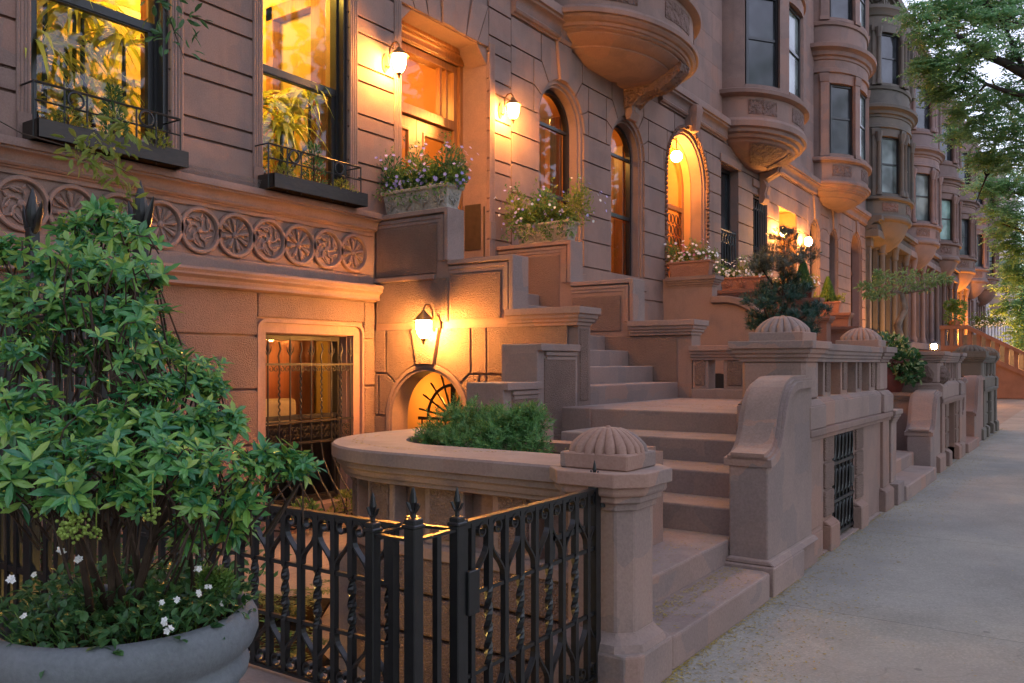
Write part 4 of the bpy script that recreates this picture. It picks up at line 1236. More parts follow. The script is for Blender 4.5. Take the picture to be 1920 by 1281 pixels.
def along(pathp, s):
    acc = 0
    for a, b in zip(pathp, pathp[1:]):
        a = Vector(a); b = Vector(b); l = (b - a).length
        if acc + l >= s: return a + (b - a) * ((s - acc) / l), (b - a).normalized()
        acc += l
    return Vector(pathp[-1]), (Vector(pathp[-1]) - Vector(pathp[-2])).normalized()
for s in (.3, .85, 1.4, 1.95, 2.5, 3.02, 3.55, 4.05):
    p, d = along(path_w, s)
    M = Matrix(((d.x, d.y, 0, p.x), (d.y, -d.x, 0, p.y), (0, 0, 1, 0), (0, 0, 0, 1)))
    b = MB().box(-.15, .15, -.12, -.02, .515, .865, M).build('wall_pilaster', ST_S, aw, bevel=.008)
    MB().box(-.10, .10, -.03, -.004, .56, .86, M).build('pilaster_panel', ST_R, b, bevel=.006)
m = MB(); m.box(-4.0, -2.75, 4.2, 5.5, .5, .93); m.build('soil_bed', SOIL, aw)
m = MB(); m.box(-4.1, -2.6, 5.4, 5.6, ZF, 1.0); m.box(-2.8, -2.5, 4.1, 5.5, ZF, .98); m.build('inner_wall', ST, aw)
# newel
nx0, nx1, ny0, ny1 = -2.23, -1.85, 3.67, 4.02
def chamfered(x0, x1, y0, y1, c): return [(x0 + c, y0), (x1 - c, y0), (x1, y0 + c), (x1, y1 - c), (x1 - c, y1), (x0 + c, y1), (x0, y1 - c), (x0, y0 + c)]
m = MB(); m.prism(chamfered(nx0, nx1, ny0, ny1, .07), 'z', .26, .90); nw = m.build('newel_shaft', ST_S, aw, bevel=.008)
m = MB(); m.prism(chamfered(nx0 - .07, nx1 + .07, ny0 - .07, ny1 + .07, .06), 'z', -.4, .20); m.build('newel_base', ST_S, aw, bevel=.014, seg=2)
m = MB(); pp = chamfered(nx0, nx1, ny0, ny1, .07)
m.sweep([(-.03, .28), (.004, .28), (.02, .255), (.05, .235), (.062, .20), (-.03, .20)], pp, closed=True); m.build('base_moulding', ST_S, aw, smooth=2)
m = MB(); m.sweep(cap_prof(1.068, .09, .19), chamfered(nx0, nx1, ny0, ny1, .07), closed=True); m.prism(chamfered(nx0 + .004, nx1 - .004, ny0 + .004, ny1 - .004, .07), 'z', .885, 1.0665); m.build('newel_cap', ST_S, aw, bevel=.004)
d = MB().box(-2.25, -1.865, 3.69, 4.02, 1.068, 1.15).build('dome_block', ST_S, aw, bevel=.008)
q = MB(); dome(q, -2.057, 3.855, 1.15, .40, .345, .128); q.build('dome', ST_S, d, smooth=2, angle=50)

# curb under the left fence
m = MB(); m.box(-4.0, -2.08, 2.28, 2.56, ZF - .1, .255); tag(m.build('fence_curb', ST_S, None, bevel=.015), 'low brownstone curb carrying the scrolled iron fence panel', 'curb')
# ------------------------------------------------------------------ ironwork
def curl(cx, cz, r0, a0, turns, sgn, n=14):
    """spiral in the x-z plane, from radius r0 inward"""
    return [(cx + r0 * (1 - .62 * i / n) * cos(a0 + sgn * 2 * PI * turns * i / n), cz + r0 * (1 - .62 * i / n) * sin(a0 + sgn * 2 * PI * turns * i / n)) for i in range(n + 1)]
def scroll_bar(mb, xs, za, xe, zt, s, w, th=.006, flip=False):
    """flat bar leaving a picket at za, swinging out to xe and curling at zt"""
    def f(z): return z if not flip else z
    up = 1 if zt > za else -1
    r = .037
    pts = []
    for i in range(11):
        t = i / 10; q = min(1, max(0, (t - .12) / .62)); q = q * q * (3 - 2 * q)
        pts.append((xs + (xe - xs) * q, za + (zt - up * r - za) * t))
    c = curl(xe - s * r, zt - up * r, r, 0 if s > 0 else PI, 1.05, up * s)
    pts += c[1:]
    mb.ribbon([(p[0], 0, p[1]) for p in pts], w, th + .002, (0, 1, 0))
def fence_panel(par, Lg, zb, zt, r1, r2, n, M):
    def done(mb, name, parent=par, **k):
        mb.v = [tuple(M @ Vector(p)) for p in mb.v]
        return mb.build(name, IRON, parent, **k)
    m = MB(); m.box(0, Lg, -.018, .018, zt - .012, zt); m.box(0, Lg, -.010, .010, zt - .03, zt - .012); done(m, 'top_rail')
    m = MB(); m.box(0, Lg, -.018, .018, zb, zb + .012); done(m, 'bottom_rail')
    for z in (r1, r2):
        m = MB(); m.box(0, Lg, -.008, .008, z - .008, z + .008); done(m, 'middle_rail')
    sp = Lg / n
    for i in range(n):
        x = sp * (i + .5)
        if i % 2 == 0:      # plain flat picket with paired scrolls top and bottom
            m = MB(); m.box(x - .0125, x + .0125, -.0125, .0125, zb, zt - .012); p = done(m, 'picket')
            m = MB()
            for s in (-1, 1):
                m = MB(); scroll_bar(m, x + s * .012, r1 + .01, x + s * sp * .88, zt - .016, s, .026); done(m, 'scroll', p)
                m = MB(); scroll_bar(m, x + s * .012, r2 - .01, x + s * sp * .88, zb + .016, s, .026); done(m, 'scroll', p)
        else:               # square bar twisted between the middle rails
            m = MB(); k = 40; vs = []
            for q in range(k + 1):
                z = zb + (zt - .012 - zb) * q / k
                tw = 0
                if r2 < z < r1: tw = 2 * PI * 1.0 * (z - r2) / (r1 - r2)
                elif z >= r1: tw = 2 * PI
                e = .0135
                for c in range(4):
                    a = PI / 4 + PI / 2 * c + tw
                    vs.append((x + e * 1.41 * cos(a) * (.55 + .45 * abs(cos(tw * 2))) if 0 < tw < 2 * PI else x + e * 1.41 * cos(a), e * 1.41 * sin(a), z))
            m.add(vs, [(q * 4 + c, q * 4 + (c + 1) % 4, q * 4 + 4 + (c + 1) % 4, q * 4 + 4 + c) for q in range(k) for c in range(4)])
            done(m, 'picket')
def spear(mb, x, y, z, h=.12, w=.02):
    mb.lathe([(w * .55, z), (w * .4, z + h * .25), (w * .8, z + h * .5), (w * .45, z + h * .8), (0, z + h)], (x, y, 0), 8)
    for s in (-1, 1):
        for ax in (0,):
            mb.ribbon([(x, y, z + h * .12), (x + s * w * .9, y, z + h * .26), (x + s * w * 1.6, y, z + h * .46)], w * .7, w * .25, (0, 1, 0))
f = thing('iron_fence', 'black wrought iron fence panel with scrolls, on the low curb beside the grey pot', 'fence')
fence_panel(f, 1.80, .275, .985, .745, .51, 18, Matrix.Translation((-4.0, 2.42, 0)))
bx = thing('iron_fence_post', 'square black iron corner post of four uprights joined by a diamond of gold lit rails', 'post')
for (x, y, zt, w) in ((-2.0, 2.28, 1.045, .026), (-2.0, 2.53, 1.015, .023), (-2.2, 2.28, 1.01, .022), (-2.2, 2.50, 1.0, .022)):
    m = MB(); m.box(x - w, x + w, y - w, y + w, .0, zt); m.box(x - w - .006, x + w + .006, y - w - .006, y + w + .006, zt - .035, zt - .02)
    up = m.build('upright', IRON, bx, bevel=.004)
    m = MB(); spear(m, x, y, zt, .115, .017); m.build('spear_head', IRON, up)
m = MB()
for a, b in (((-2.0, 2.28), (-2.0, 2.53)), ((-2.0, 2.28), (-2.2, 2.28)), ((-2.2, 2.28), (-2.2, 2.50)), ((-2.0, 2.53), (-2.2, 2.50))):
    for z in (.965, .10): m.ribbon([(a[0], a[1], z), (b[0], b[1], z)], .026, .010, (b[1] - a[1], a[0] - b[0], 0))
m.build('rail', IRON, bx)
m = MB()
for x, y in ((-2.0, 2.41), (-2.1, 2.28), (-2.2, 2.4)): m.box(x - .012, x + .012, y - .012, y + .012, .0, .965)
m.build('middle_bar', IRON, bx)
gt = thing('iron_gate', 'black wrought iron gate with scrolls and twisted bars, hung on the domed newel', 'gate')
fence_panel(gt, 1.03, .075, .99, .70, .385, 9, Matrix.Translation((-2.0, 2.56, 0)) @ Matrix.Rotation(PI / 2, 4, 'Z'))
m = MB(); m.box(-2.022, -1.978, 3.585, 3.63, 0, 1.03); spear(m, -2.0, 3.607, 1.03, .10, .013)
m.box(-2.01, -1.98, 3.60, 3.68, .90, .93); m.lathe([(0, 0), (.02, .005), (.02, .05), (0, .055)], (-1.985, 3.655, .89), 10)
m.build('hinge_post', IRON, gt, bevel=.003)
m = MB(); m.box(-2.02, -1.98, 2.54, 2.575, .05, 1.0); m.box(-1.99, -1.965, 2.56, 2.63, .63, .80); m.build('latch_stile', IRON, gt, bevel=.003)
m = MB(); m.box(-2.012, -1.992, 3.2, 3.5, .80, .825); m.box(-2.012, -1.992, 3.2, 3.23, .72, .83); m.build('latch_bar', IRON, gt)
# tall spear-headed fence between the areaways
tf = thing('tall_iron_fence', 'tall black iron railing with trident spear heads behind the bush', 'fence')
def trident(mb, x, y, z, s=1.0):
    mb.lathe([(.022 * s, z), (.020 * s, z + .03), (.034 * s, z + .06), (.040 * s, z + .12), (.022 * s, z + .2), (0, z + .27)], (x, y, 0), 10)
    for q in (-1, 1):
        mb.tube([(x, y, z - .02), (x + q * .05 * s, y, z + .02), (x + q * .085 * s, y, z + .10), (x + q * .115 * s, y, z + .17)], [.018 * s, .022 * s, .018 * s, .003], 6)
for x, zt in ((-4.06, 2.30), (-5.18, 2.40), (-6.3, 2.4)):
    m = MB(); m.box(x - .03, x + .03, 2.47, 2.53, ZF, zt); p = m.build('fence_post', IRON, tf, bevel=.004)
    m = MB(); trident(m, x, 2.5, zt - .02); m.build('spear_head', IRON, p, smooth=2)
for z in (1.95, 1.86, .35):
    m = MB(); m.box(-7.5, -4.06, 2.485, 2.515, z - .018, z + .018); m.build('rail', IRON, tf)
for i in range(28):
    x = -4.178 - .118 * i
    if min(abs(x + 4.06), abs(x + 5.18), abs(x + 6.3)) < .06: continue
    m = MB(); w = .019; m.box(x - w, x + w, 2.482, 2.518, ZF, 2.0); p = m.build('picket', IRON, tf)
    m = MB(); m.lathe([(.014, 2.0), (.022, 2.04), (.014, 2.1), (0, 2.16)], (x, 2.5, 0), 8); m.build('spear_head', IRON, p)
# window guards on the sill
def guard(y0, y1, label):
    g = thing('window_guard', label, 'railing', 'window guards')
    x = -7.36; zt = 3.985; zb = 3.83
    m = MB()
    for z, r in ((zt, .012), (zb, .009), (3.64, .009)): m.tube([(x, y0, z), (x, y1, z)], r, 6)
    for y in (y0, y1): m.tube([(x, y, zt), (XF - .04, y, zt)], .009, 6)
    m.build('rail', IRON, g)
    m = MB()
    for y in (y0, y0 + .26, y0 + .46, y1 - .46, y1 - .26, y1): m.tube([(x, y, 3.5), (x, y, zt)], .009, 6)
    m.build('bar', IRON, g)
    for y in (y0 + .36, y1 - .36):
        m = MB(); m.tube([(x, y + .070 * cos(t), (zt + zb) / 2 + .070 * sin(t)) for t in [2 * PI * q / 18 for q in range(19)]], .011, 6); m.build('ring', IRON, g)
guard(3.56, 4.95, 'black iron guard rail with rings across the leftmost lit window')
guard(6.02, 7.42, 'black iron guard rail with rings across the lit window nearer the doors')
# basement window grille with a bellied foot
g = thing('window_grille', 'black iron grille with twisted bars, bellied over the lit basement window', 'grille')
bars = []
for i in range(9):
    y = 6.25 + (7.53 - 6.25) * i / 8
    m = MB(); x = XF - .05
    prof = [(x, 1.86), (x, .62), (x + .03, .45), (x + .18, .20), (x + .34, .02), (x + .40, -.10), (x + .38, -.2), (x + .25, -.27), (x - .05, -.28)]
    if i % 2 == 0: m.tube([(p[0], y, p[1]) for p in prof], .011, 6)
    else:
        q = []
        for k in range(60):
            z = 1.5 - .6 * k / 59; q.append((x + .006 * cos(k * .9), y + .006 * sin(k * .9), z))
        m.tube([(x, y, 1.84), (x - .0, y + .02, 1.76), (x, y - .012, 1.68), (x, y, 1.6)], .011, 6); m.tube([(x, y, 1.6)] + q + [(x, y, .9)], .011, 5); m.tube([(p[0], y, min(p[1], .9)) for p in prof], .011, 6)
    bars.append(m.build('bar', IRON_W, g))
    if i % 2 == 0:
        m = MB(); m.lathe([(.012, 1.72), (.022, 1.76), (.008, 1.86), (0, 1.92)], (XF - .05, y, 0), 8)
        for s in (-1, 1): m.tube([(XF - .05, y, 1.68), (XF - .05, y + s * .04, 1.74), (XF - .05, y + s * .05, 1.79)], [.008, .008, .002], 5)
        m.build('spear_head', IRON_W, bars[-1])
m = MB()
for z in (1.585, .915, .665): m.box(XF - .065, XF - .035, 6.21, 7.57, z - .013, z + .013)
m.tube([(XF + .33, 6.23, -.15), (XF + .33, 7.55, -.15)], .012, 6); m.build('rail', IRON_W, g)
m = MB()
for i in range(8):
    y = 6.33 + .16 * i
    for s in (-1, 1):
        m.tube([(XF - .05, y + s * .036 + p[0], p[1]) for p in curl(0, 1.53, .034, PI / 2, .9, s)], .006, 4)
        m.tube([(XF - .05, y + s * .036 + p[0], p[1]) for p in curl(0, .83, .034, -PI / 2, .9, -s)], .007, 4)
        m.tube([(XF - .05, y + s * .036 + p[0], p[1]) for p in curl(0, .74, .034, PI / 2, .9, s)], .007, 4)
m.build('scrollwork', IRON_W, g, split=False)
# fan grille under the stoop
g = thing('arch_grille', 'black iron fan grille inside the low arch below the wall lantern', 'grille')
m = MB(); Yg = 8.42
m.tube([(-6.72 + .42 * cos(t), Yg, .90 + .42 * sin(t)) for t in [PI * q / 16 for q in range(17)]], .020, 6)
for k in range(9):
    a = PI * (k + .5) / 9
    n = 8
    m.tube([(-6.72 + (.12 + .46 * q / n) * cos(a), Yg + .006 * (q % 2), .90 + (.12 + .46 * q / n) * sin(a)) for q in range(n + 1)], [.011 + .004 * (q % 2) for q in range(n + 1)], 5)
m.box(-7.3, -6.14, Yg - .015, Yg + .015, .86, .90); m.box(-6.745, -6.695, Yg - .02, Yg + .02, -.38, 1.47)
for k in range(9): m.tube([(-7.24 + .13 * k, Yg, -.38), (-7.24 + .13 * k, Yg, .88)], .011, 5)
m.build('fan_bars', IRON, g)
m = MB(); m.box(-6.70, -6.05, 9.0, 9.06, ZF, 1.7); m.box(-6.6, -6.2, 8.98, 9.01, .1, 1.4); d = tag(m.build('under_stoop_door', MAHOG), 'red brown basement door glimpsed through the low arch under the stoop', 'door')

# ------------------------------------------------------------------ lamps
LAMPG = glow('lit frosted lamp glass', (1.0, .41, .08), 80)
LAMPG2 = glow('lit globe', (1.0, .41, .08), 36)
LAMPW = glow('lit far lamp', (1.0, .42, .09), 70)
def lantern(loc, rz, label, s=1.0):
    """coach lantern hung from a swan-neck arm; loc = foot of the wall plate, +x leaves the wall"""
    t = thing('wall_lantern', label, 'lantern', 'wall lanterns of the near house', loc, rz)
    t.scale = (s, s, s)
    m = MB(); m.prism([(.055 * cos(a), .12 * sin(a)) for a in [2 * PI * q / 16 for q in range(16)]], 'x', 0, .022); m.build('wall_plate', BRASS, t, bevel=.004)
    m = MB(); m.tube([(.02, 0, -.03), (.07, 0, -.07), (.10, 0, -.02), (.09, 0, .10), (.10, 0, .18), (.15, 0, .235), (.22, 0, .235), (.255, 0, .19), (.255, 0, .16)], [.012, .013, .013, .012, .012, .012, .012, .012, .010], 8)
    m.build('arm', BRASS, t, smooth=True)
    X = .255
    m = MB(); m.lathe([(.012, .17), (.03, .15), (.05, .125), (.085, .095), (.10, .075), (.128, .055), (.128, .045), (.09, .04), (.0, .04)], (X, 0, 0), 16); m.build('roof', BRASS, t, smooth=2)
    m = MB(); m.lathe([(.082, .04), (.092, .0), (.088, -.05), (.066, -.12), (.034, -.165), (0, -.165)], (X, 0, 0), 16); m.build('lamp_glass', LAMPG, t, smooth=True)
    m = MB()
    for k in range(6):
        a = 2 * PI * k / 6
        m.tube([(X + r * cos(a), r * sin(a), z) for r, z in ((.087, .04), (.096, .0), (.092, -.05), (.069, -.12), (.037, -.167))], .0045, 4)
    m.lathe([(.036, -.162), (.04, -.175), (.026, -.195), (.012, -.205), (.018, -.22), (0, -.25)], (X, 0, 0), 12); m.build('cage', BRASS, t, smooth=2)
    return t
lantern((XF, 8.09, 5.50), 0, 'lit wall lantern left of the oak doors')
lantern((XF, 10.68, 5.52), 0, 'lit wall lantern on the pier between oak doors and first arched window')
lantern((-6.55, 7.9, 2.06), -PI / 2, 'lit wall lantern above the low arch of the stoop wall', 1.0)
def globe(name, x, y, z, r, label, mat=LAMPW, fit=True, up=True):
    t = thing(name, label, 'lamp', None)
    m = MB(); m.lathe([(r * sin(PI * q / 10), -r * cos(PI * q / 10)) for q in range(11)], (x, y, z), 16); m.build('lamp_globe', mat, t, smooth=True)
    m = MB()
    if up: m.tube([(x, y, z + r * .9), (x, y, z + r + .3)], .015, 6)
    else: m.tube([(x, y, z - r * .9), (x, y, z - r - .16)], .03, 8)
    m.lathe([(r * .5, .0), (r * .55, .03), (.02, .06)], (x, y, z + (r * .85 if up else -r - .05)), 12)
    m.build('fitting', BRASS, t); return t
globe('hanging_lamp', XF - .30, 18.12, 6.36, .13, 'bright hanging globe lamp inside the arched entrance', LAMPG2)
def bracket_globe(x, y, z, r, label):
    t = thing('wall_lamp', label, 'lamp', 'wall lamps by the square entrance')
    m = MB(); m.lathe([(r * sin(PI * q / 10), -r * 1.25 * cos(PI * q / 10)) for q in range(11)], (x, y, z), 14); m.build('lamp_globe', LAMPW, t, smooth=True)
    m = MB(); m.tube([(XF, y, z - .1), (x - .06, y, z - r * 1.9), (x, y, z - r * 1.2)], .018, 6); m.lathe([(.06, 0), (.10, .04), (.02, .1)], (x, y, z + r), 10); m.build('arm', BRASS, t)
bracket_globe(XF + .25, 24.45, 5.36, .10, 'lit wall lamp left of the square entrance')
bracket_globe(XF + .25, 27.0, 5.40, .115, 'lit wall lamp right of the square entrance, above the conifers')
t = thing('pier_lamp', 'small bright lamp standing on the pier of the second stoop', 'lamp')
m = MB(); m.lathe([(0, -.045), (.035, -.03), (.042, 0), (.035, .03), (0, .045)], (-2.05, 14.6, 1.86), 12); m.build('bulb', glow('lit pier bulb', (1, .5, .15), 60), t)
m = MB(); m.lathe([(.05, 0), (.05, .02), (.025, .03), (.025, .06)], (-2.05, 14.6, 1.755), 10)
m.lathe([(.0, .20), (.02, .175), (.075, .155), (.075, .148), (0, .15)], (-2.05, 14.6, 1.755), 10)
for q in range(4): m.tube([(-2.05 + .06 * cos(q * PI / 2), 14.6 + .06 * sin(q * PI / 2), 1.80), (-2.05 + .066 * cos(q * PI / 2), 14.6 + .066 * sin(q * PI / 2), 1.905)], .005, 4)
m.lathe([(.03, .045), (.065, .05), (.065, .058), (.02, .062)], (-2.05, 14.6, 1.755), 10); m.build('foot', IRON, t, split=False)
t = thing('post_lamp', 'tiny far lamp glowing on the red balustrade', 'lamp')
m = MB(); m.lathe([(0, -.12), (.11, -.06), (.13, 0), (.10, .07), (0, .12)], (-2.35, 45.2, 2.18), 10); m.build('bulb', glow('lit far bulb', (1, .5, .15), 60), t)
m = MB(); m.tube([(-2.35, 45.2, 1.0), (-2.35, 45.2, 2.07)], .03, 6); m.build('post', IRON, t)

# ------------------------------------------------------------------ other stoops along the row
sB = thing('stoop', 'second stoop, below the arched entrance, with a curved pale coping and small lit pier lamp', 'stoop', 'brownstone stoops')
m = MB(); c0 = [(-7.6, 3.40), (-6.50, 3.40), (-6.50, 2.98), (-6.28, 2.98)]
arcq = [(-6.28 + 1.1 * sin(R(a)), 1.90 + 1.08 * cos(R(a))) for a in range(0, 84, 7)]
lo = [(-5.18, 1.9), (-5.0, 1.86), (-5.0, ZF + .36), (-7.6, ZF + .36)]
m.prism(c0 + arcq + lo, 'y', 16.72, 17.0)
m.build('string_wall', ST_L, sB)
m = MB()
P = [(-6.5, 2.98)] + arcq + [(-5.18, 1.88)]
A_ = [(p[0], p[1] + .001) for p in P]; B_ = []
for i, p in enumerate(P):
    if i == 0: B_.append((p[0], p[1] - .14)); continue
    d = Vector((p[0] + 6.28, p[1] - 1.90)); d.normalize(); B_.append((p[0] - d.x * .14, p[1] - d.y * .14))
vs = [(p[0], 16.62, p[1]) for p in A_] + [(p[0], 16.62, p[1]) for p in B_] + [(p[0], 17.08, p[1] + .002) for p in A_] + [(p[0], 17.08, p[1]) for p in B_]
n = len(P); fs = []
for i in range(n - 1):
    fs += [(i, i + 1, n + i + 1, n + i), (2 * n + i, 3 * n + i, 3 * n + i + 1, 2 * n + i + 1), (i, 2 * n + i, 2 * n + i + 1, i + 1), (n + i, n + i + 1, 3 * n + i + 1, 3 * n + i)]
fs += [(0, n, 3 * n, 2 * n), (n - 1, 3 * n - 1, 4 * n - 1, 2 * n - 1)]
m.add(vs, fs); m.build('curved_coping', ST_L, sB, bevel=.02, seg=2)
m = MB(); m.sweep(cap_prof(3.42, .11, .22), [(-7.5, 16.72), (-6.50, 16.72), (-6.50, 17.0), (-7.5, 17.0)]); m.box(-7.5, -6.503, 16.723, 16.997, 3.22, 3.418); m.build('pedestal_coping', ST_L, sB)
m = MB(); q = MB()
band(q, arch_out(-6.35, .52, .95, 0), arch_out(-6.35, .44, .95, 0), -.05, .03); remapY(q, 16.71); m.add(q.v, q.f); m.build('arch_moulding', ST_L, sB)
q = MB(); o = arch_out(-6.35, .45, .95, 0); q.prism(o, 'x', -.02, .008); remapY(q, 16.71); q.build('arch_dark_sheet', FRAME, sB)  # dark sheet on the solid wall, standing in for the shaded passage
for i in range(6): MB().box(-7.6, -5.0 - .4 * i, 17.0, 19.5, -.1, 1.3 + .22 * (i + 1)).build('step', ST_RED if i < 3 else ST_S, sB, bevel=.015)
m = MB(); m.box(-7.6, -5.9, 19.5, 19.85, -.1, 3.28); m.box(-5.9, -4.9, 19.5, 19.85, -.1, 2.6); m.build('far_string_wall', ST_RED, sB, bevel=.02)
m = MB(); cap(m, -7.5, -5.9, 19.5, 19.85, 3.34, .08, .2); cap(m, -5.85, -4.9, 19.5, 19.85, 2.66, .08, .18); m.build('far_coping', ST_RED, sB)
for i in range(3): MB().box(-3.2, -1.80 - .3 * i - (0 if i else -.02), 10.75 if i else 10.66, 13.2 if i else 12.9, -.02, .17 * (i + 1)).build('step', ST_S, sB, bevel=.015)
MB().box(-5.0, -2.6, 10.95, 16.7, -.02, 1.12).build('landing', ST_S, sB, bevel=.015)
m = MB(); m.box(-2.62, -1.88, 10.28, 10.58, 0, .93); cap(m, -2.62, -1.88, 10.28, 10.58, 1.07, .06, .15); m.box(-2.65, -1.80, 10.24, 10.62, 0, .24); m.build('end_post', ST_S, sB, bevel=.008)
m = MB(); m.lathe([(0, -.06), (.05, -.04), (.06, 0), (.04, .05), (.0, .06)], (-2.4, 10.22, .80), 12); m.lathe([(0, -.06), (.04, -.04), (.05, 0), (.04, .05), (.0, .06)], (-2.4, 10.24, .71), 12); m.build('iron_knob', IRON, sB, smooth=True)
wing(sB, 13.1, 14.0, -2.22, -1.86, .62, 1.16, ST_S)
m = MB(); m.box(-3.3, -2.1, 13.75, 14.0, 0, 1.05); cap(m, -3.3, -2.1, 13.75, 14.0, 1.16, .07, .14); m.build('cross_wall', ST, sB)
gatehouse(sB, 14.05, ST, ST_S, 2.5, True, False, 4, -1.90)
m = MB(); m.lathe([(.30, 0), (.36, .06), (.38, .16), (.30, .28)], (-2.16, 14.26, 1.28), 20, .98, .7, mod=lambda a, z: 1 + .08 * sin(9 * a)); m.build('carved_foot', ST_C, sB, smooth=True)
sC = thing('stoop', 'third stoop by the pavement, with paired dark fluted domes on its piers', 'stoop', 'brownstone stoops')
for i in range(3): MB().box(-3.4, -1.82 - .32 * i, 16.9, 18.6, -.02, .17 * (i + 1)).build('step', ST, sC, bevel=.015)
wing(sC, 16.62, 17.3, -2.2, -1.88, .75, 1.3, ST)
wing(sC, 18.6, 20.2, -2.2, -1.88, .62, 1.3, ST)
gatehouse(sC, 20.3, ST_D, ST_D, 3.0, True, True, 3, -1.93, .62)
MB().box(-5.0, -2.5, 18.6, 23.4, -.02, 1.1).build('landing', ST, sC, bevel=.015)
for i in range(6): MB().box(-7.6, -5.0 - .4 * i, 24.4, 27.2, -.1, 1.1 + .25 * (i + 1)).build('step', ST, sC, bevel=.015)
m = MB(); m.box(-7.6, -6.3, 24.1, 24.4, -.1, 3.35); m.box(-6.3, -5.3, 24.1, 24.4, -.1, 2.55); cap(m, -7.5, -6.3, 24.1, 24.4, 3.42, .09, .2); cap(m, -6.25, -5.3, 24.1, 24.4, 2.6, .09, .2)
m.box(-7.6, -6.2, 27.2, 27.5, -.1, 3.1); m.box(-6.2, -5.0, 27.2, 27.5, -.1, 2.3); cap(m, -7.5, -6.2, 27.2, 27.5, 3.15, .09, .2); cap(m, -6.15, -5.0, 27.2, 27.5, 2.35, .09, .2)
m.build('string_wall', ST_RED, sC)
# far red stair with pierced balustrade
sD = thing('stoop', 'far red sandstone stoop with a sloping pierced balustrade', 'stoop', 'brownstone stoops')
m = MB(); Y = 44.0
m.prism([(-7.5, 2.2), (-5.0, 2.2), (-1.9, .75), (-1.9, 0), (-7.5, 0)], 'y', Y + .03, Y + .4); m.build('string_wall', ST_RED, sD)
m = MB()
m.prism([(-5.95, 3.36), (-4.8, 3.36), (-1.9, 1.75), (-1.9, 1.58), (-4.85, 3.18), (-5.95, 3.18)], 'y', Y - .08, Y + .46)
m.prism([(-5.9, 2.42), (-5.0, 2.42), (-1.9, .95), (-1.9, .72), (-5.0, 2.2), (-5.9, 2.2)], 'y', Y - .04, Y + .44); m.build('balustrade_rail', ST_RED, sD)
for i in range(11):
    x = -5.9 + .37 * i; zt = 3.2 if x < -4.8 else 3.2 - (x + 4.8) * .55; zb = 2.4 if x < -5 else 2.4 - (x + 5.0) * .47
    MB().box(x, x + .17, Y, Y + .36, zb - .1, zt + .05).build('baluster', ST_RED, sD)
m = MB(); m.prism([(-5.5, 3.0), (-4.4, 3.0), (-1.6, 1.5), (-1.6, 0), (-5.5, 0)], 'y', Y + 3.2, Y + 3.6); m.build('far_string_wall', ST_D, sD)
for i in range(10): MB().box(-5.9, -2.0 - .33 * i, Y + .4, Y + 3.2, 0, .2 * (i + 1)).build('step', ST_RED, sD)
fw = thing('pierced_wall', 'far pink pierced garden wall closing off the pavement side', 'wall')
m = MB(); m.box(-3.4, -1.9, 49.6, 50.0, 0, .62); m.box(-3.45, -1.86, 49.55, 50.05, 1.35, 1.5); m.box(-3.4, -1.9, 49.62, 49.98, .60, .66)
m.build('wall_courses', ST_RED, fw)
for i in range(4): MB().box(-3.4 + .40 * i, -3.17 + .40 * i, 49.65, 49.95, .64, 1.36).build('baluster', ST_RED, fw)
# brackets of light at the lit columns and the orange far bay
LITW = glow('warm lit room seen through far glass', (1.0, .33, .05), 1.6)
# ------------------------------------------------------------------ plants
TH = math.atan2(1090, 1580)
def at(u, v, t):
    """point t metres ahead of the tripod, by bearing and height"""
    a = (u - 960) / 1580; c = (681 - v) / 1580
    return Vector((t * (-sin(TH) + cos(TH) * a), t * (cos(TH) + sin(TH) * a), 1.6 + t * c))
def rdir():
    while True:
        v = Vector((rng.uniform(-1, 1), rng.uniform(-1, 1), rng.uniform(-1, 1)))
        if .05 < v.length < 1: return v.normalized()
def inblob(c, r, e=.6, sq=(1, 1, 1)):
    d = rdir(); q = rng.random() ** e
    return Vector((c[0] + d.x * r * q * sq[0], c[1] + d.y * r * q * sq[1], c[2] + d.z * r * q * sq[2])), d
def scatter(mb, c, r, n, Lf, W, sq=(1, 1, 1), up=.5, e=.45, fold=.2):
    for _ in range(n):
        p, d = inblob(c, r, e, sq)
        mb.leaf(p, d + rdir() * .7 + Vector((0, 0, up)), rdir() + Vector((0, 0, .8)), Lf * rng.uniform(.6, 1.25), W * rng.uniform(.7, 1.2), fold, .12)
def flowers(mb, c, r, n, s, sq=(1, 1, 1), pet=5):
    for _ in range(n):
        p, d = inblob(c, r, .12, sq)
        nrm = (d + Vector((.6, -.4, .5))).normalized(); a = nrm.orthogonal().normalized(); b = nrm.cross(a)
        vs = []
        for k in range(pet * 2):
            ang = PI * k / pet; rr = s * (1 if k % 2 == 0 else .72)
            vs.append(p + (a * cos(ang) + b * sin(ang)) * rr + nrm * (.25 * s if k % 2 == 0 else 0))
        vs.append(p)
        o = len(vs) - 1
        mb.add(vs, [(k, (k + 1) % (pet * 2), o) for k in range(pet * 2)])
G_BUSH = leafmat('glossy bush leaves', [(.035, .15, .065), (.06, .23, .08), (.11, .33, .10), (.05, .20, .11), (.24, .45, .09), (.09, .28, .09), (.19, .40, .08), (.34, .46, .09), (.13, .34, .10)], .24, .32, .6)
G_DARK = leafmat('dark green leaves', [(.03, .09, .03), (.05, .13, .045), (.075, .17, .05)], .45)
G_MID = leafmat('mid green leaves', [(.06, .14, .03), (.10, .20, .04), (.14, .25, .055), (.19, .28, .07)], .5, .3)
G_LIME = leafmat('yellow green leaves', [(.14, .19, .03), (.20, .25, .04), (.24, .24, .06)], .5, .35)
G_TREE = leafmat('locust leaves', [(.14, .31, .13), (.22, .43, .18), (.29, .50, .21), (.26, .46, .28), (.36, .56, .22)], .42, .6)
G_PINE = leafmat('blue pine needles', [(.018, .06, .045), (.028, .085, .06), (.04, .10, .065)], .5, .1)
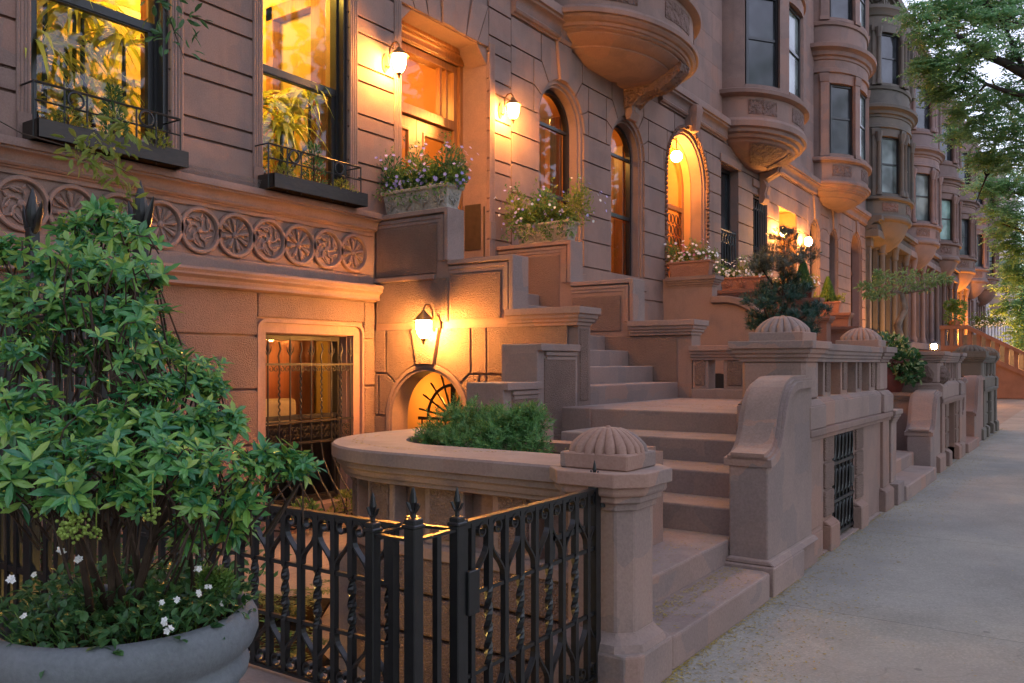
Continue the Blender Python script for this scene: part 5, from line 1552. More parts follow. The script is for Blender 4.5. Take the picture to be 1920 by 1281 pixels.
G_PINE2 = leafmat('grey pine needles', [(.07, .085, .06), (.10, .11, .075), (.13, .13, .09)], .5, .1)
G_MUGO = leafmat('spruce needles', [(.06, .17, .05), (.10, .25, .07), (.17, .33, .09)], .5, .3)
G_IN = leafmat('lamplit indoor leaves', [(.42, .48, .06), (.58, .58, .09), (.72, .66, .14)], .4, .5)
G_FERN = leafmat('fern fronds', [(.06, .11, .03), (.09, .14, .04), (.12, .16, .05)], .5, .3)
VIOLET = leafmat('violet petals', [(.30, .26, .62), (.42, .36, .70), (.55, .48, .75)], .5, .2)
WHITEF = leafmat('white flower petals', [(.75, .74, .72), (.80, .80, .80)], .5, .2)
PINKF = leafmat('pink petals', [(.55, .16, .30), (.65, .30, .40), (.75, .68, .6)], .5, .2)
BERRY = plain('green berries', (.22, .30, .05), .35, 0, .4, 0, 10, .2)
BARK = plain('brown bark', (.055, .035, .025), .85, 0, .2, .6, 40, .4)
BARK2 = plain('grey street tree bark', (.045, .036, .032), .9, 0, .2, .7, 30, .4)

# big grey pot with its shrub
px, py_ = -2.50, 1.485
pot = thing('plant_pot', 'large round grey cast stone pot with a rolled rim, at the pavement corner', 'pot', None, (0, 0, 0))
m = MB(); m.lathe([(.26, 0), (.30, .02), (.34, .30), (.375, .56), (.385, .585), (.405, .60), (.41, .625), (.40, .648), (.392, .655), (.40, .67), (.425, .69), (.44, .725), (.438, .765), (.42, .795), (.395, .805), (.375, .795), (.36, .76), (.345, .70)], (px, py_, 0), 72); m.v = [(px + (p[0] - px) * .915, py_ + (p[1] - py_) * .915, p[2] * 1.03) for p in m.v]
m.build('pot_body', CONC, pot, smooth=True)
m = MB(); m.lathe([(.0, .765), (.325, .76), (.31, .71), (0, .71)], (px, py_, 0), 30); m.build('soil', SOIL, pot)
sh = thing('shrub', 'big glossy green shrub with whorled leaves, growing in the grey pot', 'shrub')
blobs = [(190, 415, 48, 2.9), (140, 440, 40, 2.85), (245, 440, 42, 2.9), (90, 500, 34, 2.8), (165, 500, 60, 2.75), (245, 515, 55, 2.8), (310, 520, 30, 2.9), (20, 470, 36, 2.9), (15, 560, 52, 2.7), (110, 580, 62, 2.65), (215, 600, 60, 2.7), (300, 590, 40, 2.85), (50, 660, 56, 2.6), (180, 670, 40, 2.8), (290, 665, 44, 2.8), (345, 640, 30, 2.9), (420, 700, 45, 2.85), (360, 715, 46, 2.75), (460, 730, 28, 2.85), (290, 745, 50, 2.65), (40, 770, 66, 2.45), (150, 800, 52, 2.5), (235, 800, 56, 2.5), (370, 800, 60, 2.6), (450, 800, 46, 2.65), (500, 790, 30, 2.7), (90, 860, 62, 2.35), (205, 870, 60, 2.35), (310, 870, 62, 2.4), (420, 880, 58, 2.45), (510, 865, 44, 2.55), (560, 880, 30, 2.6), (20, 895, 60, 2.3), (130, 915, 50, 2.3), (250, 925, 48, 2.35), (370, 935, 45, 2.45), (460, 930, 40, 2.55), (430, 985, 30, 2.6), (350, 1000, 34, 2.6)]
lf = MB(); st = MB(); tips = []
base = Vector((px, py_, .75))
for (u, v, r, t) in blobs:
    if u > 240 and v < 860: u -= (u - 240) * .22 + 10
    c = at(u, v, t); rr = r * t / 1580
    for _ in range(int(4 + r * .5)):
        p, d = inblob(c, rr * .98, .7, (1.1, 1.1, .85)); tips.append((p, d))
for p, d in tips:
    ax = (d * .7 + Vector((.25, -.15, .75)) + rdir() * .5).normalized()
    a = ax.orthogonal().normalized(); b = ax.cross(a); n = rng.randint(5, 10); o = rng.random() * 6
    sz = rng.choice((.55, .7, .85, 1.0, 1.15, 1.35))
    for k in range(n):
        an = o + 2 * PI * k / n + rng.uniform(-.2, .2)
        dd = (a * cos(an) + b * sin(an)) + ax * rng.uniform(.05, .75)
        lf.leaf(p + ax * rng.uniform(-.012, .012), dd, ax, .044 * sz * rng.uniform(.7, 1.3), .0165 * sz * rng.uniform(.8, 1.15), .16, rng.uniform(.0, .3))
    if rng.random() < .3:
        q = p - ax * .16 + (base - p) * .12
        st.tube([p, p - ax * .06, q], [.0025, .003, .004], 4, False)
for _ in range(110):      # loose outer sprigs between the tiers
    p = at(rng.uniform(0, 300), rng.uniform(440, 960), rng.uniform(2.35, 2.9)); tips.append((p, rdir()))
for p, d in tips[-110:]:
    ax = (Vector((.25, -.2, .6)) + rdir()).normalized(); a = ax.orthogonal().normalized(); b = ax.cross(a); n = rng.randint(4, 7); o = rng.random() * 6
    for k in range(n):
        an = o + 2 * PI * k / n; lf.leaf(p, a * cos(an) + b * sin(an) + ax * rng.uniform(.2, .9), ax, rng.uniform(.03, .055), rng.uniform(.012, .019), .16, .15)
    st.tube([p, p - ax * .05, p - ax * .08 + Vector((0, 0, -.05))], [.002, .0025, .003], 4, False)
lf.build('leaves', G_BUSH, sh, fix=False)
mains = [(150, 900, 2.42), (235, 880, 2.45), (95, 880, 2.4), (330, 870, 2.5), (200, 640, 2.65), (60, 690, 2.6), (400, 800, 2.65)]
for i, (u, v, t) in enumerate(mains):
    e = at(u, v, t); s = base + Vector((rng.uniform(-.08, .08), rng.uniform(-.06, .06), -.05))
    mid = s.lerp(e, .5) + Vector((rng.uniform(-.05, .05), rng.uniform(-.05, .05), .04))
    pts = [s, s.lerp(mid, .6) + Vector((.012, .0, .0)), mid, mid.lerp(e, .5) + Vector((-.01, .01, .01)), e]
    st.tube(pts, [.013, .012, .010, .008, .005], 7)
    for _ in range(4):
        a = mid.lerp(e, rng.random()); tp = min(tips, key=lambda q: (q[0] - a).length + rng.random() * .25)[0]
        st.tube([a, a.lerp(tp, .5) + Vector((0, 0, .03)), tp], [.007, .005, .003], 5, False)
st.build('stems', BARK, sh, smooth=True)
def sphere(mb, p, r):
    mb.lathe([(r * sin(PI * q / 5), -r * cos(PI * q / 5)) for q in range(6)], p, 7)
for (u, v, t, n, s) in ((137, 985, 2.25, 110, .042), (285, 965, 2.3, 26, .022), (180, 1000, 2.3, 16, .02), (70, 960, 2.3, 18, .02)):
    m = MB(); c = at(u, v, t)
    for _ in range(n):
        p, d = inblob(c, s, .4, (1, 1, 1.15)); sphere(m, p, .0048)
    m.tube([c, c + Vector((.004, 0, s + .09))], .0022, 5); m.build('berry_cluster', BERRY, sh, smooth=True)
bed = thing('bedding_plants', 'low leafy bedding with white blossoms filling the grey pot', 'plants')
m = MB(); fl = MB(); sm = MB()
for _ in range(650):
    a = rng.random() * 2 * PI; r = .325 * rng.random() ** .55
    p = Vector((px + r * cos(a), py_ + r * sin(a), .765)); h = rng.uniform(.02, .15) * (1.2 - r)
    q = p + Vector((rng.uniform(-.04, .04) + .05 * cos(a), rng.uniform(-.04, .04) + .05 * sin(a), h))
    if rng.random() < .35: sm.tube([p, p.lerp(q, .5) + Vector((0, 0, .01)), q], .0016, 4, False)
    for k in range(3): m.leaf(q, rdir() + Vector((cos(a) * .4, sin(a) * .4, .15)), Vector((0, 0, 1)) + rdir() * .4, rng.uniform(.022, .045), rng.uniform(.016, .028), .12, .15)
m.build('foliage', G_DARK, bed, fix=False); sm.build('stems', G_MID, bed, fix=False)
m = MB()
for _ in range(420):
    p = at(rng.uniform(375, 430), rng.uniform(1085, 1115), 2.62); m.leaf(p + Vector((0, 0, rng.uniform(0, .03))), rdir() + Vector((0, 0, .6)), rdir(), .03, .008, .1, .1)
m.build('mossy_foliage', G_MID, bed, fix=False)
for (u, v, t) in ((116, 1030, 2.35), (20, 1087, 2.2), (60, 1075, 2.35), (370, 1066, 2.5), (372, 1112, 2.45), (390, 1100, 2.5), (316, 1180, 2.30), (42, 1152, 2.2), (418, 1130, 2.5), (330, 1125, 2.4), (145, 1050, 2.35), (300, 1130, 2.4), (310, 1165, 2.3)):
    flowers(fl, at(u, v, t), .007, rng.randint(2, 4), rng.uniform(.007, .014), (1, 1, 1), 5)
fl.build('blossoms', WHITEF, bed, fix=False)

# leafy twigs of a young maple hanging in front of the window
tw = thing('maple_twig', 'soft yellow green maple spray reaching across the leftmost window', 'branch')
m = MB(); b = MB()
b.tube([at(-140, 150, 2.6), at(40, 250, 2.5), at(180, 290, 2.45), at(250, 330, 2.4)], [.0022, .002, .0016, .001], 5)
for (u, v, r, n) in ((200, 275, 55, 60), (240, 240, 40, 30), (160, 300, 40, 30), (220, 330, 35, 22), (140, 270, 30, 14), (230, 370, 25, 10)):
    scatter(m, at(u, v, 2.45), r * 2.45 / 1580, n, .038, .014, (1, 1, .7), -.3, .6)
m.build('leaves', G_LIME, tw, fix=False); b.build('stem', BARK, tw)
tw = thing('maple_twig', 'dark green maple spray hanging at the top between the two lit windows', 'branch')
m = MB(); b = MB(); b.tube([at(150, -200, 2.6), at(270, -60, 2.55), at(320, 40, 2.5), at(345, 110, 2.5)], [.003, .0025, .002, .001], 5)
for (u, v, r, n) in ((290, 5, 45, 20), (345, 35, 40, 18), (310, 75, 28, 9), (355, 95, 22, 6)):
    scatter(m, at(u, v, 2.5), r * 2.5 / 1580, n, .04, .014, (1, 1, 1), -.3, .6)
m.build('leaves', G_DARK, tw, fix=False); b.build('stem', BARK, tw)

# spruce in the curved planter
t = thing('dwarf_spruce', 'bushy dwarf spruce filling the rounded planter', 'shrub')
m = MB(); m2 = MB()
for (x, y, z, r) in [(-3.86, 4.80, 1.13, .17), (-3.74, 4.82, 1.20, .15), (-3.58, 4.85, 1.13, .15), (-3.42, 4.80, 1.16, .15), (-3.27, 4.85, 1.17, .14), (-3.18, 4.85, 1.20, .11), (-3.14, 4.75, 1.05, .13), (-3.62, 4.6, 1.05, .15), (-3.38, 4.62, 1.05, .15), (-3.9, 4.65, 1.05, .12), (-3.5, 4.95, 1.15, .15)]:
    for _ in range(150):
        p, d = inblob((x, y, z), r * rng.uniform(.8, 1.25), .3, (1, 1, .9)); ax = (d + Vector((0, 0, .45)) + rdir() * .4).normalized(); a = ax.orthogonal().normalized(); b = ax.cross(a)
        for k in range(15):
            an = rng.random() * 6.3; q = p + ax * rng.uniform(-.03, .035)
            m.card(q, a * cos(an) + b * sin(an) + ax * .8, ax, rng.uniform(.026, .046), .0065)
m.build('needles', G_MUGO, t, fix=False)
m2.tube([(-3.5, 4.8, .9), (-3.5, 4.82, 1.1)], .03, 6); m2.tube([(-3.4, 4.8, .9), (-3.2, 4.82, 1.1)], .02, 6); m2.build('trunk', BARK, t)

# planters on the stoop walls
def relief(mb, x0, x1, y, z0, z1, n):
    for i in range(n):
        cx = x0 + (x1 - x0) * (i + .5) / n; cz = (z0 + z1) / 2; s = (z1 - z0) * .36
        for q in (-1, 1):
            mb.tube([(cx + q * .55 * s + p[0], y, cz + p[1]) for p in curl(0, 0, s * .62, PI / 2, 1.2, -q, 12)], .011, 5)
        mb.lathe([(0, -.02), (.025, 0), (0, .02)], (cx, y, cz + s * .7), 6)
        mb.tube([(cx - s * 1.2, y, cz + s), (cx, y + .004, cz - s * 1.1), (cx + s * 1.2, y, cz + s)], .012, 5)
def trough(name, x0, x1, y0, y1, z, h, mat, label, n=0, fl=.05, group=None):
    t = thing(name, label, 'planter', group)
    m = MB(); xc, yc = (x0 + x1) / 2, (y0 + y1) / 2; lx, ly = (x1 - x0) / 2, (y1 - y0) / 2
    def ring(s, zz): return [(xc - lx - s, yc - ly - s, zz), (xc + lx + s, yc - ly - s, zz), (xc + lx + s, yc + ly + s, zz), (xc - lx - s, yc + ly + s, zz)]
    rs = [ring(-fl, z), ring(-fl * .2, z + h * .85), ring(.012, z + h * .86), ring(.012, z + h), ring(-.035, z + h), ring(-.04, z + h * .8)]
    vs = [p for r in rs for p in r]
    fs = [(3, 2, 1, 0)] + [(i * 4 + k, i * 4 + (k + 1) % 4, i * 4 + 4 + (k + 1) % 4, i * 4 + 4 + k) for i in range(5) for k in range(4)] + [(20, 21, 22, 23)]
    m.add(vs, fs); m.build('trough', mat, t, bevel=.008)
    if n:
        m = MB(); relief(m, x0 + .02, x1 - .02, y0 + fl * .5 - .004, z + .03, z + h * .82, n); m.build('relief', mat, t, smooth=True)
        m = MB(); relief(m, y0 + .02, y1 - .02, 0, z + .03, z + h * .82, 1); m.v = [(x1 - fl * .5 + .004 - p[1], p[0], p[2]) for p in m.v]; m.build('relief', mat, t, smooth=True)
    return t
trough('stone_planter', -7.50, -6.42, 7.93, 8.25, 3.482, .30, CARVE, 'grey stone planter carved with scrolls, on the near stoop wall by the oak doors', 4)
trough('stone_planter', -7.28, -6.32, 10.62, 10.93, 3.402, .30, CARVE, 'carved stone planter on the far stoop wall, under trailing vines and ivory flowers', 4)
trough('terracotta_planter', -7.5, -6.55, 16.73, 17.0, 3.425, .33, TERRA, 'weathered clay trough on the pale pedestal before the arched entrance', 0, .06)
trough('terracotta_planter', -7.4, -6.3, 19.52, 19.83, 3.345, .30, TERRA, 'patterned clay trough on the reddish wall behind the pine', 3, .05)
trough('terracotta_planter', -7.45, -6.45, 24.12, 24.4, 3.425, .30, REDPOT, 'dark red trough holding the conifer below the wall lamp', 0, .05)
trough('terracotta_planter', -7.3, -6.45, 27.22, 27.5, 3.155, .36, TERRA, 'small clay trough with the farther conifer', 0, .06)
def flowerbed(label, x0, x1, y0, y1, z, hh, cat='flowers', name='flowering_plant', cols=(VIOLET,), trail=0, nl=900, leaf=.045, mats=(G_MID, G_DARK)):
    t = thing(name, label, cat)
    a = MB(); a2 = MB(); f = [MB() for _ in cols]; n = max(3, int((x1 - x0) / .16))
    for i in range(n):
        x = x0 + (x1 - x0) * (i + .5) / n; h = hh * (1.5 if i % 3 == 0 else rng.uniform(.55, .95))
        c = (x, (y0 + y1) / 2 + rng.uniform(-.06, .06), z + h * .42)
        scatter(a if i % 2 else a2, c, min(h, hh * 1.05) * .55, int(nl / n * 1.05), leaf, leaf * .45, (1.05, 1, h / min(h, hh * 1.05)), .5, .6)
        for _ in range(14):      # loose sprigs standing out of the mound
            e = Vector((c[0] + rng.uniform(-.16, .16), c[1] + rng.uniform(-.14, .12), z + h * rng.uniform(.5, 1.15)))
            for q in range(6): (a2 if i % 2 else a).leaf(e + Vector((0, 0, q * .012)), rdir() + Vector((0, 0, .3)), rdir(), leaf * rng.uniform(.5, .9), leaf * .3, .2, .1)
        for q, mb in enumerate(f): flowers(mb, (c[0], c[1], c[2] + .03), h * .72, int((26 if q == 0 else 14) / len(cols)), .025 if y0 < 12 else .034, (1.1, 1, .95))
        if trail:
            for _ in range(int(trail)):
                p = Vector((x + rng.uniform(-.08, .08), y0 - .02, z + rng.uniform(-.2, .05))); scatter(a, p, .06, 9, leaf, leaf * .5, (1, .6, 1.3), -.3)
    a.build('foliage', mats[0], t, fix=False); a2.build('foliage', mats[1], t, fix=False)
    for mb, c in zip(f, cols): mb.build('blossoms', c, t, fix=False)
flowerbed('violet flowers and mixed leaves mounded in the near carved planter', -7.62, -6.32, 7.92, 8.28, 3.78, .36, cols=(VIOLET,), trail=2, nl=4200, leaf=.052)
flowerbed('trailing pale green vines with small violet and white flowers on the far stoop wall', -7.42, -6.18, 10.58, 10.95, 3.68, .38, cols=(VIOLET, WHITEF), trail=5, nl=4200, leaf=.055, mats=(G_MID, G_LIME))
flowerbed('mixed white and pink flowers in the weathered clay trough', -7.55, -6.5, 16.7, 17.05, 3.74, .30, cols=(WHITEF, PINKF), nl=1500, mats=(G_LIME, G_MID), leaf=.055)
flowerbed('pale flowers in the patterned clay trough behind the pine', -7.5, -6.25, 19.5, 19.85, 3.63, .28, cols=(WHITEF,), nl=1200, mats=(G_LIME, G_MID), leaf=.06)
flowerbed('yellow green groundcover spilling round the first conifer', -7.6, -6.4, 24.1, 24.42, 3.70, .20, cols=(WHITEF,), nl=700, mats=(G_LIME, G_LIME), leaf=.07, name='groundcover', cat='plants')
flowerbed('yellow green groundcover round the farther conifer', -7.4, -6.4, 27.2, 27.52, 3.5, .2, cols=(), nl=500, mats=(G_LIME, G_LIME), leaf=.08, name='groundcover', cat='plants')
def conifer(x, y, z, h, r, label):
    t = thing('dwarf_conifer', label, 'conifer'); m = MB()
    for i in range(1500):
        q = rng.random(); zz = z + h * q; rr = r * (1 - q) ** .8 * (.75 + .25 * rng.random()); a = rng.random() * 2 * PI
        m.leaf((x + rr * cos(a), y + rr * sin(a), zz), (cos(a) * .6, sin(a) * .6, 1), (cos(a), sin(a), 0), .08, .025, .1, .1)
    m.build('foliage', G_MID if h < .75 else G_DARK, t, fix=False)
    b = MB(); b.tube([(x, y, z - .1), (x, y, z + h * .7)], .03, 6); b.build('trunk', BARK, t)
conifer(-6.75, 24.25, 3.70, .80, .27, 'small cone shaped conifer in the dark red trough under the wall lamp')
conifer(-6.85, 27.35, 3.52, .74, .26, 'cone shaped conifer in the small clay trough, farther from the camera')
# window boxes
for (y0, y1, lab) in ((3.56, 4.98, 'long dark timber window box on the sill of the leftmost window'), (6.03, 7.45, 'dark timber window box on the sill nearer the doors')):
    t = thing('window_box', lab, 'planter')
    m = MB()
    band(m, rect_out(y0, y1, 3.505, 3.66), rect_out(y0 + .001, y1 - .001, 3.506, 3.659), -7.30, -7.27)
    m.box(-7.30, -7.272, y0, y1, 3.505, 3.66); m.box(-7.55, -7.30, y0, y0 + .028, 3.505, 3.66); m.box(-7.55, -7.30, y1 - .028, y1, 3.505, 3.66); m.box(-7.56, -7.535, y0 + .028, y1 - .028, 3.505, 3.66)
    m.build('box_boards', DARKBOX, t, bevel=.004)
    m = MB(); m.box(-7.53, -7.30, y0 + .03, y1 - .03, 3.52, 3.63); m.build('soil', SOIL, t)
def tuft(name, label, x, y, z, h, r, n, mat, leaf=.05, cat='plant'):
    t = thing(name, label, cat); m = MB()
    for _ in range(n):
        a = rng.random() * 2 * PI; q = rng.random(); zz = z + h * q; rr = r * (1 - q * .75) * rng.random() ** .4
        p = Vector((x + rr * cos(a), y + rr * sin(a), zz))
        m.leaf(p, Vector((cos(a), sin(a), 1.1)) + rdir() * .6, rdir(), leaf * rng.uniform(.6, 1.2), leaf * .3, .15, .1)
    m.build('foliage', mat, t, fix=False)
    b = MB(); b.tube([(x, y, z - .08), (x, y, z + h * .7)], .012, 5); b.build('stem', BARK, t)
tuft('window_box_shrub', 'upright dark shrub in the middle of the leftmost window box', -7.42, 4.30, 3.63, .52, .13, 330, G_DARK, .06)
tuft('window_box_shrub', 'feathery upright shrub in the window box nearer the doors', -7.42, 6.72, 3.63, .50, .17, 480, G_DARK, .05)
tuft('window_box_plant', 'yellow green clump at the left end of the leftmost window box', -7.42, 3.88, 3.62, .22, .2, 240, G_LIME, .045)
tuft('window_box_plant', 'yellow green clump at the right end of the leftmost window box', -7.42, 4.72, 3.62, .22, .2, 240, G_LIME, .045)
tuft('window_box_plant', 'yellow green clump at the left end of the window box nearer the doors', -7.42, 6.28, 3.62, .16, .18, 240, G_LIME, .04)
tuft('window_box_plant', 'yellow green clump at the right end of the window box nearer the doors', -7.42, 7.15, 3.62, .17, .22, 300, G_LIME, .04)
# indoor plants
def palm(label, x, y, z, h, n, Lb, w):
    t = thing('indoor_plant', label, 'plant'); m = MB(); b = MB(); hs = [h * q for q in (.42, .6, .75, .88, 1.0)]
    for q in hs:
        xx, yy = x + rng.uniform(-.25, .25), y + rng.uniform(-.5, .5)
        b.tube([(x, y, z), (xx, yy, z + q * .6), (xx, yy, z + q)], [.03, .024, .018], 6)
        for _ in range(n):
            a = rng.random() * 2 * PI; l = Lb * rng.uniform(.7, 1.15); e = rng.uniform(.5, 1.1)
            pts = [Vector((xx + cos(a) * l * s * .8, yy + sin(a) * l * s * .8, z + q + l * (e * s - 1.15 * s * s))) for s in (0, .2, .4, .6, .8, 1)]
            m.blade(pts, w)
    m.build('leaves', G_IN, t, fix=False); b.build('stem', BARK, t)
    p = MB(); p.lathe([(.14, 0), (.19, .3), (.2, .32), (.17, .3)], (x, y, z - .3), 14); p.build('pot', TERRA, t, smooth=2)
palm('tall strap leaved plant filling the leftmost lit window', -8.3, 4.1, 3.6, 1.95, 34, .85, .08)
palm('second strap leaved plant at the right of the leftmost lit window', -8.4, 4.75, 3.6, 1.45, 30, .65, .07)
palm('strap leaved plant low in the lit window nearer the doors', -8.25, 6.8, 3.6, 1.3, 34, .66, .07)
t = thing('indoor_plant', 'small leaved bushy plant behind the leftmost window guard', 'plant'); m = MB()
for y in (3.8, 4.15, 4.5, 4.8): scatter(m, (-8.2, y, 4.1), .4, 130, .10, .035, (.6, 1, 1))
m.build('leaves', G_IN, t, fix=False)
t = thing('indoor_plant', 'small leaved bushy plant behind the window guard nearer the doors', 'plant'); m = MB()
for y in (6.3, 6.6, 7.0): scatter(m, (-8.15, y, 3.95), .36, 110, .09, .03, (.6, 1, 1))
m.build('leaves', G_IN, t, fix=False)

# urn and pine on the landing
ux, uy = -2.74, 8.75
t = thing('urn', 'pale carved urn standing on the landing behind the street pier', 'urn')
m = MB(); m.lathe([(.13, 0), (.14, .03), (.09, .06), (.10, .12), (.17, .24), (.205, .36), (.205, .42), (.225, .45), (.225, .49), (.19, .49), (.18, .44)], (ux, uy, 1.135), 28, mod=lambda a, z: 1 + (.04 * sin(9 * a) * sin(z * 40) if .1 < z < .4 else 0)); m.build('urn_body', stone('white marble urn', (.52, .52, .52), rough_scale=26, bump=1.0, patch=.3), t, smooth=True)
t = thing('pine', 'small bluish pine with tiered pads growing out of the urn', 'pine')
nb = MB(); ng = MB(); b = MB()
pads = [(1470, 445, 22, 1), (1440, 480, 26, 1), (1500, 478, 30, 1), (1470, 492, 28, 1), (1425, 500, 16, 1), (1455, 545, 30, 0), (1490, 548, 26, 0), (1425, 562, 26, 0), (1450, 585, 36, 0), (1495, 595, 28, 0), (1530, 582, 20, 0), (1425, 605, 22, 0), (1460, 625, 30, 0), (1512, 618, 18, 0), (1480, 520, 14, 0)]
bp = [Vector((ux, uy, 1.55)), Vector((ux + .03, uy, 1.9)), at(1468, 560, 8.75), at(1470, 500, 8.75), at(1470, 440, 8.75)]
b.tube(bp, [.028, .022, .016, .011, .005], 7)
for (u, v, r, k) in pads:
    c = at(u, v, 8.75 + rng.uniform(-.2, .2)); rr = r * 1.28 * 8.75 / 1580
    b.tube([min(bp, key=lambda q: (q - c).length + (0 if q.z < c.z else .3)), c], [.014, .006], 5)
    for _ in range(int(22 + r * 1.8)):
        p, d = inblob(c, rr, .4, (1, 1, .6)); ax = (d * .6 + Vector((0, 0, .8)) + rdir() * .3).normalized(); a = ax.orthogonal().normalized(); bb = ax.cross(a)
        for q in range(26):
            an = rng.random() * 6.3; (ng if k else nb).card(p + ax * rng.uniform(-.03, .02), a * cos(an) + bb * sin(an) + ax * rng.uniform(.3, 1.3), ax, rng.uniform(.04, .07), .006)
nb.build('needles', G_PINE, t, fix=False); ng.build('upper_needles', G_PINE2, t, fix=False); b.build('trunk', BARK, t)
# ivy pot on the second stoop
t = thing('glazed_pot', 'dark red glazed pot on the low cross wall of the second stoop', 'pot')
m = MB(); m.lathe([(.22, 0), (.24, .03), (.30, .25), (.31, .42), (.34, .44), (.34, .50), (.29, .50), (.28, .45)], (-2.62, 13.85, 1.16), 28); m.build('pot_body', REDPOT, t, smooth=2)
t = thing('ivy_plant', 'variegated ivy tumbling over the dark red glazed pot', 'plant'); m = MB(); m2 = MB()
for c, r, n in (((-2.62, 13.82, 1.78), .34, 460), ((-2.35, 13.72, 1.62), .26, 260), ((-2.25, 13.7, 1.45), .18, 140), ((-2.92, 13.72, 1.55), .20, 160)):
    scatter(m, c, r, n, .09, .06, (1, 1, .75), .1, .3, .1); scatter(m2, c, r * 1.03, n // 3, .08, .05, (1, 1, .75), .1, .2, .1)
m.build('leaves', G_DARK, t, fix=False); m2.build('pale_leaves', leafmat('pale ivy edges', [(.22, .28, .12), (.35, .38, .2), (.16, .24, .08)], .5), t, fix=False)
# flat-crowned little tree
t = thing('small_tree', 'small flat topped tree with a twisted trunk in front of the third house', 'tree')
b = MB(); m = MB(); T0 = 18.6
bp = [at(1685, 720, T0), at(1690, 640, T0), at(1682, 610, T0), at(1697, 580, T0), at(1690, 550, T0)]
b.tube(bp, [.10, .09, .08, .07, .05], 8)
for (u, v) in ((1640, 545), (1665, 528), (1700, 520), (1735, 525), (1765, 527), (1720, 540), (1650, 552)):
    b.tube([bp[-1], at((u + 1690) / 2, 545, T0), at(u, v + 4, T0)], [.035, .025, .01], 5)
for (u, v, r) in ((1640, 540, 22), (1665, 526, 24), (1695, 518, 26), (1725, 521, 26), (1752, 524, 20), (1770, 524, 12), (1622, 538, 12), (1700, 538, 20), (1735, 538, 18), (1655, 553, 16), (1632, 555, 10), (1650, 515, 10)):
    scatter(m, at(u, v, T0 + rng.uniform(-.5, .5)), r * T0 / 1580, 95, .10, .04, (1.2, 1.4, .5), .1, .5)
m.build('crown', leafmat('grey green tree leaves', [(.12, .22, .09), (.18, .30, .12), (.24, .36, .15)], .5, .4), t, fix=False); b.build('trunk', plain('spotted pale bark', (.20, .15, .12), .85, 0, .2, .6, 25, .45), t, smooth=True)
# topiary and flowers on the far stair
t = thing('topiary', 'clipped round green topiary on the far red stair', 'shrub'); m = MB()
for c, r in (((-5.35, 44.2, 3.75), .42), ((-5.15, 44.2, 4.2), .3), ((-5.5, 44.2, 4.3), .26)): scatter(m, c, r, 320, .12, .07, (1, 1, 1), .1, .15)
m.build('foliage', G_MID, t, fix=False); q = MB(); q.lathe([(.2, 0), (.28, .3)], (-5.35, 44.2, 3.3), 12); q.build('pot', TERRA, t)
flowerbed('pale blossoms along the far stair top', -4.9, -3.6, 46.8, 47.2, 3.4, .4, cols=(WHITEF,), nl=500, mats=(G_LIME, G_MID), leaf=.12)
# areaway plants
def fern(x, y, z, r, n, label):
    t = thing('fern', label, 'fern', 'ferns in the sunken areaway'); m = MB()
    for i in range(n):
        a = 2 * PI * i / n + rng.uniform(-.2, .2); l = r * rng.uniform(.7, 1.15)
        for k in range(1, 16):
            s = k / 15; p = Vector((x + cos(a) * l * s * .85, y + sin(a) * l * s * .85, z + l * (1.25 * s - .95 * s * s)))
            for q in (-1, 1):
                d = Vector((-sin(a) * q + cos(a) * .4, cos(a) * q + sin(a) * .4, .1))
                m.leaf(p, d, (0, 0, 1), l * .24 * (1 - s * .8) + .01, .022, .05, .15)
    m.build('fronds', G_FERN, t, fix=False)
fern(-4.30, 3.55, ZF, .50, 16, 'pale fern behind the scrolled fence panel, the larger clump')
fern(-5.1, 4.35, ZF, .52, 16, 'pale fern farther back beside the areaway path')
fern(-3.75, 3.15, ZF, .34, 12, 'low fern close behind the fence curb')
m = MB(); m.prism([(-5.6, 2.9), (-3.9, 2.8), (-3.55, 3.3), (-3.75, 3.7), (-4.6, 4.1), (-5.2, 4.9), (-5.9, 4.6)], 'z', ZF - .02, ZF + .03); tag(m.build('flower_bed', SOIL), kind='structure')
tuft('juniper', 'low juniper spilling from the basement window grille', XF + .22, 6.55, -.22, .25, .28, 420, G_MID, .06)
tuft('juniper', 'low juniper at the arch side of the basement window grille', XF + .22, 7.2, -.22, .28, .26, 420, G_LIME, .05)
t = thing('ground_cover_leaves', 'bright yellow lit leaves beside the garden light', 'plant'); m = MB(); scatter(m, (-4.1, 3.05, -.15), .16, 90, .09, .05, (1, 1, .7)); m.build('leaves', G_LIME, t, fix=False)
t = thing('garden_light', 'small glowing garden light low behind the fence panel', 'lamp')
m = MB(); m.lathe([(0, 0), (.03, .005), (.035, .03), (.02, .055), (0, .06)], (-4.0, 2.8, -.25), 12); m.build('bulb', glow('lit garden bulb', (1, .62, .18), 70), t)
m = MB(); m.lathe([(.05, 0), (.05, .02), (.02, .03), (.02, .13)], (-4.0, 2.8, ZF), 10); m.build('foot', IRON, t)
t = thing('hedge', 'dim evergreen hedge growing behind the tall railing', 'hedge')
m = MB(); b = MB()
for i in range(11):
    c = (-6.7 + .27 * i, 3.0 + rng.uniform(-.08, .08), .35 + rng.uniform(-.1, .25)); scatter(m, c, .42, 150, .07, .028, (.9, .7, 1.5), .3, .35)
    b.tube([(c[0], c[1], ZF), (c[0], c[1], c[2])], .015, 5)
m.build('foliage', G_DARK, t, fix=False); b.build('stem', BARK, t, split=False)
# bird spikes on the sill cornice
t = thing('bird_spikes', 'thin strip of bird spikes on the sill between the lit windows', 'spikes'); m = MB()
for i in range(60):
    y = 5.05 + .95 * i / 59
    for q in (-.35, .1, .5): m.tube([(-7.50, y, 3.50), (-7.50 + q * .05, y + q * .03, 3.60)], .0016, 3, False)
m.build('wires', plain('spike wire', (.35, .33, .32), .4, .8), t, fix=False)

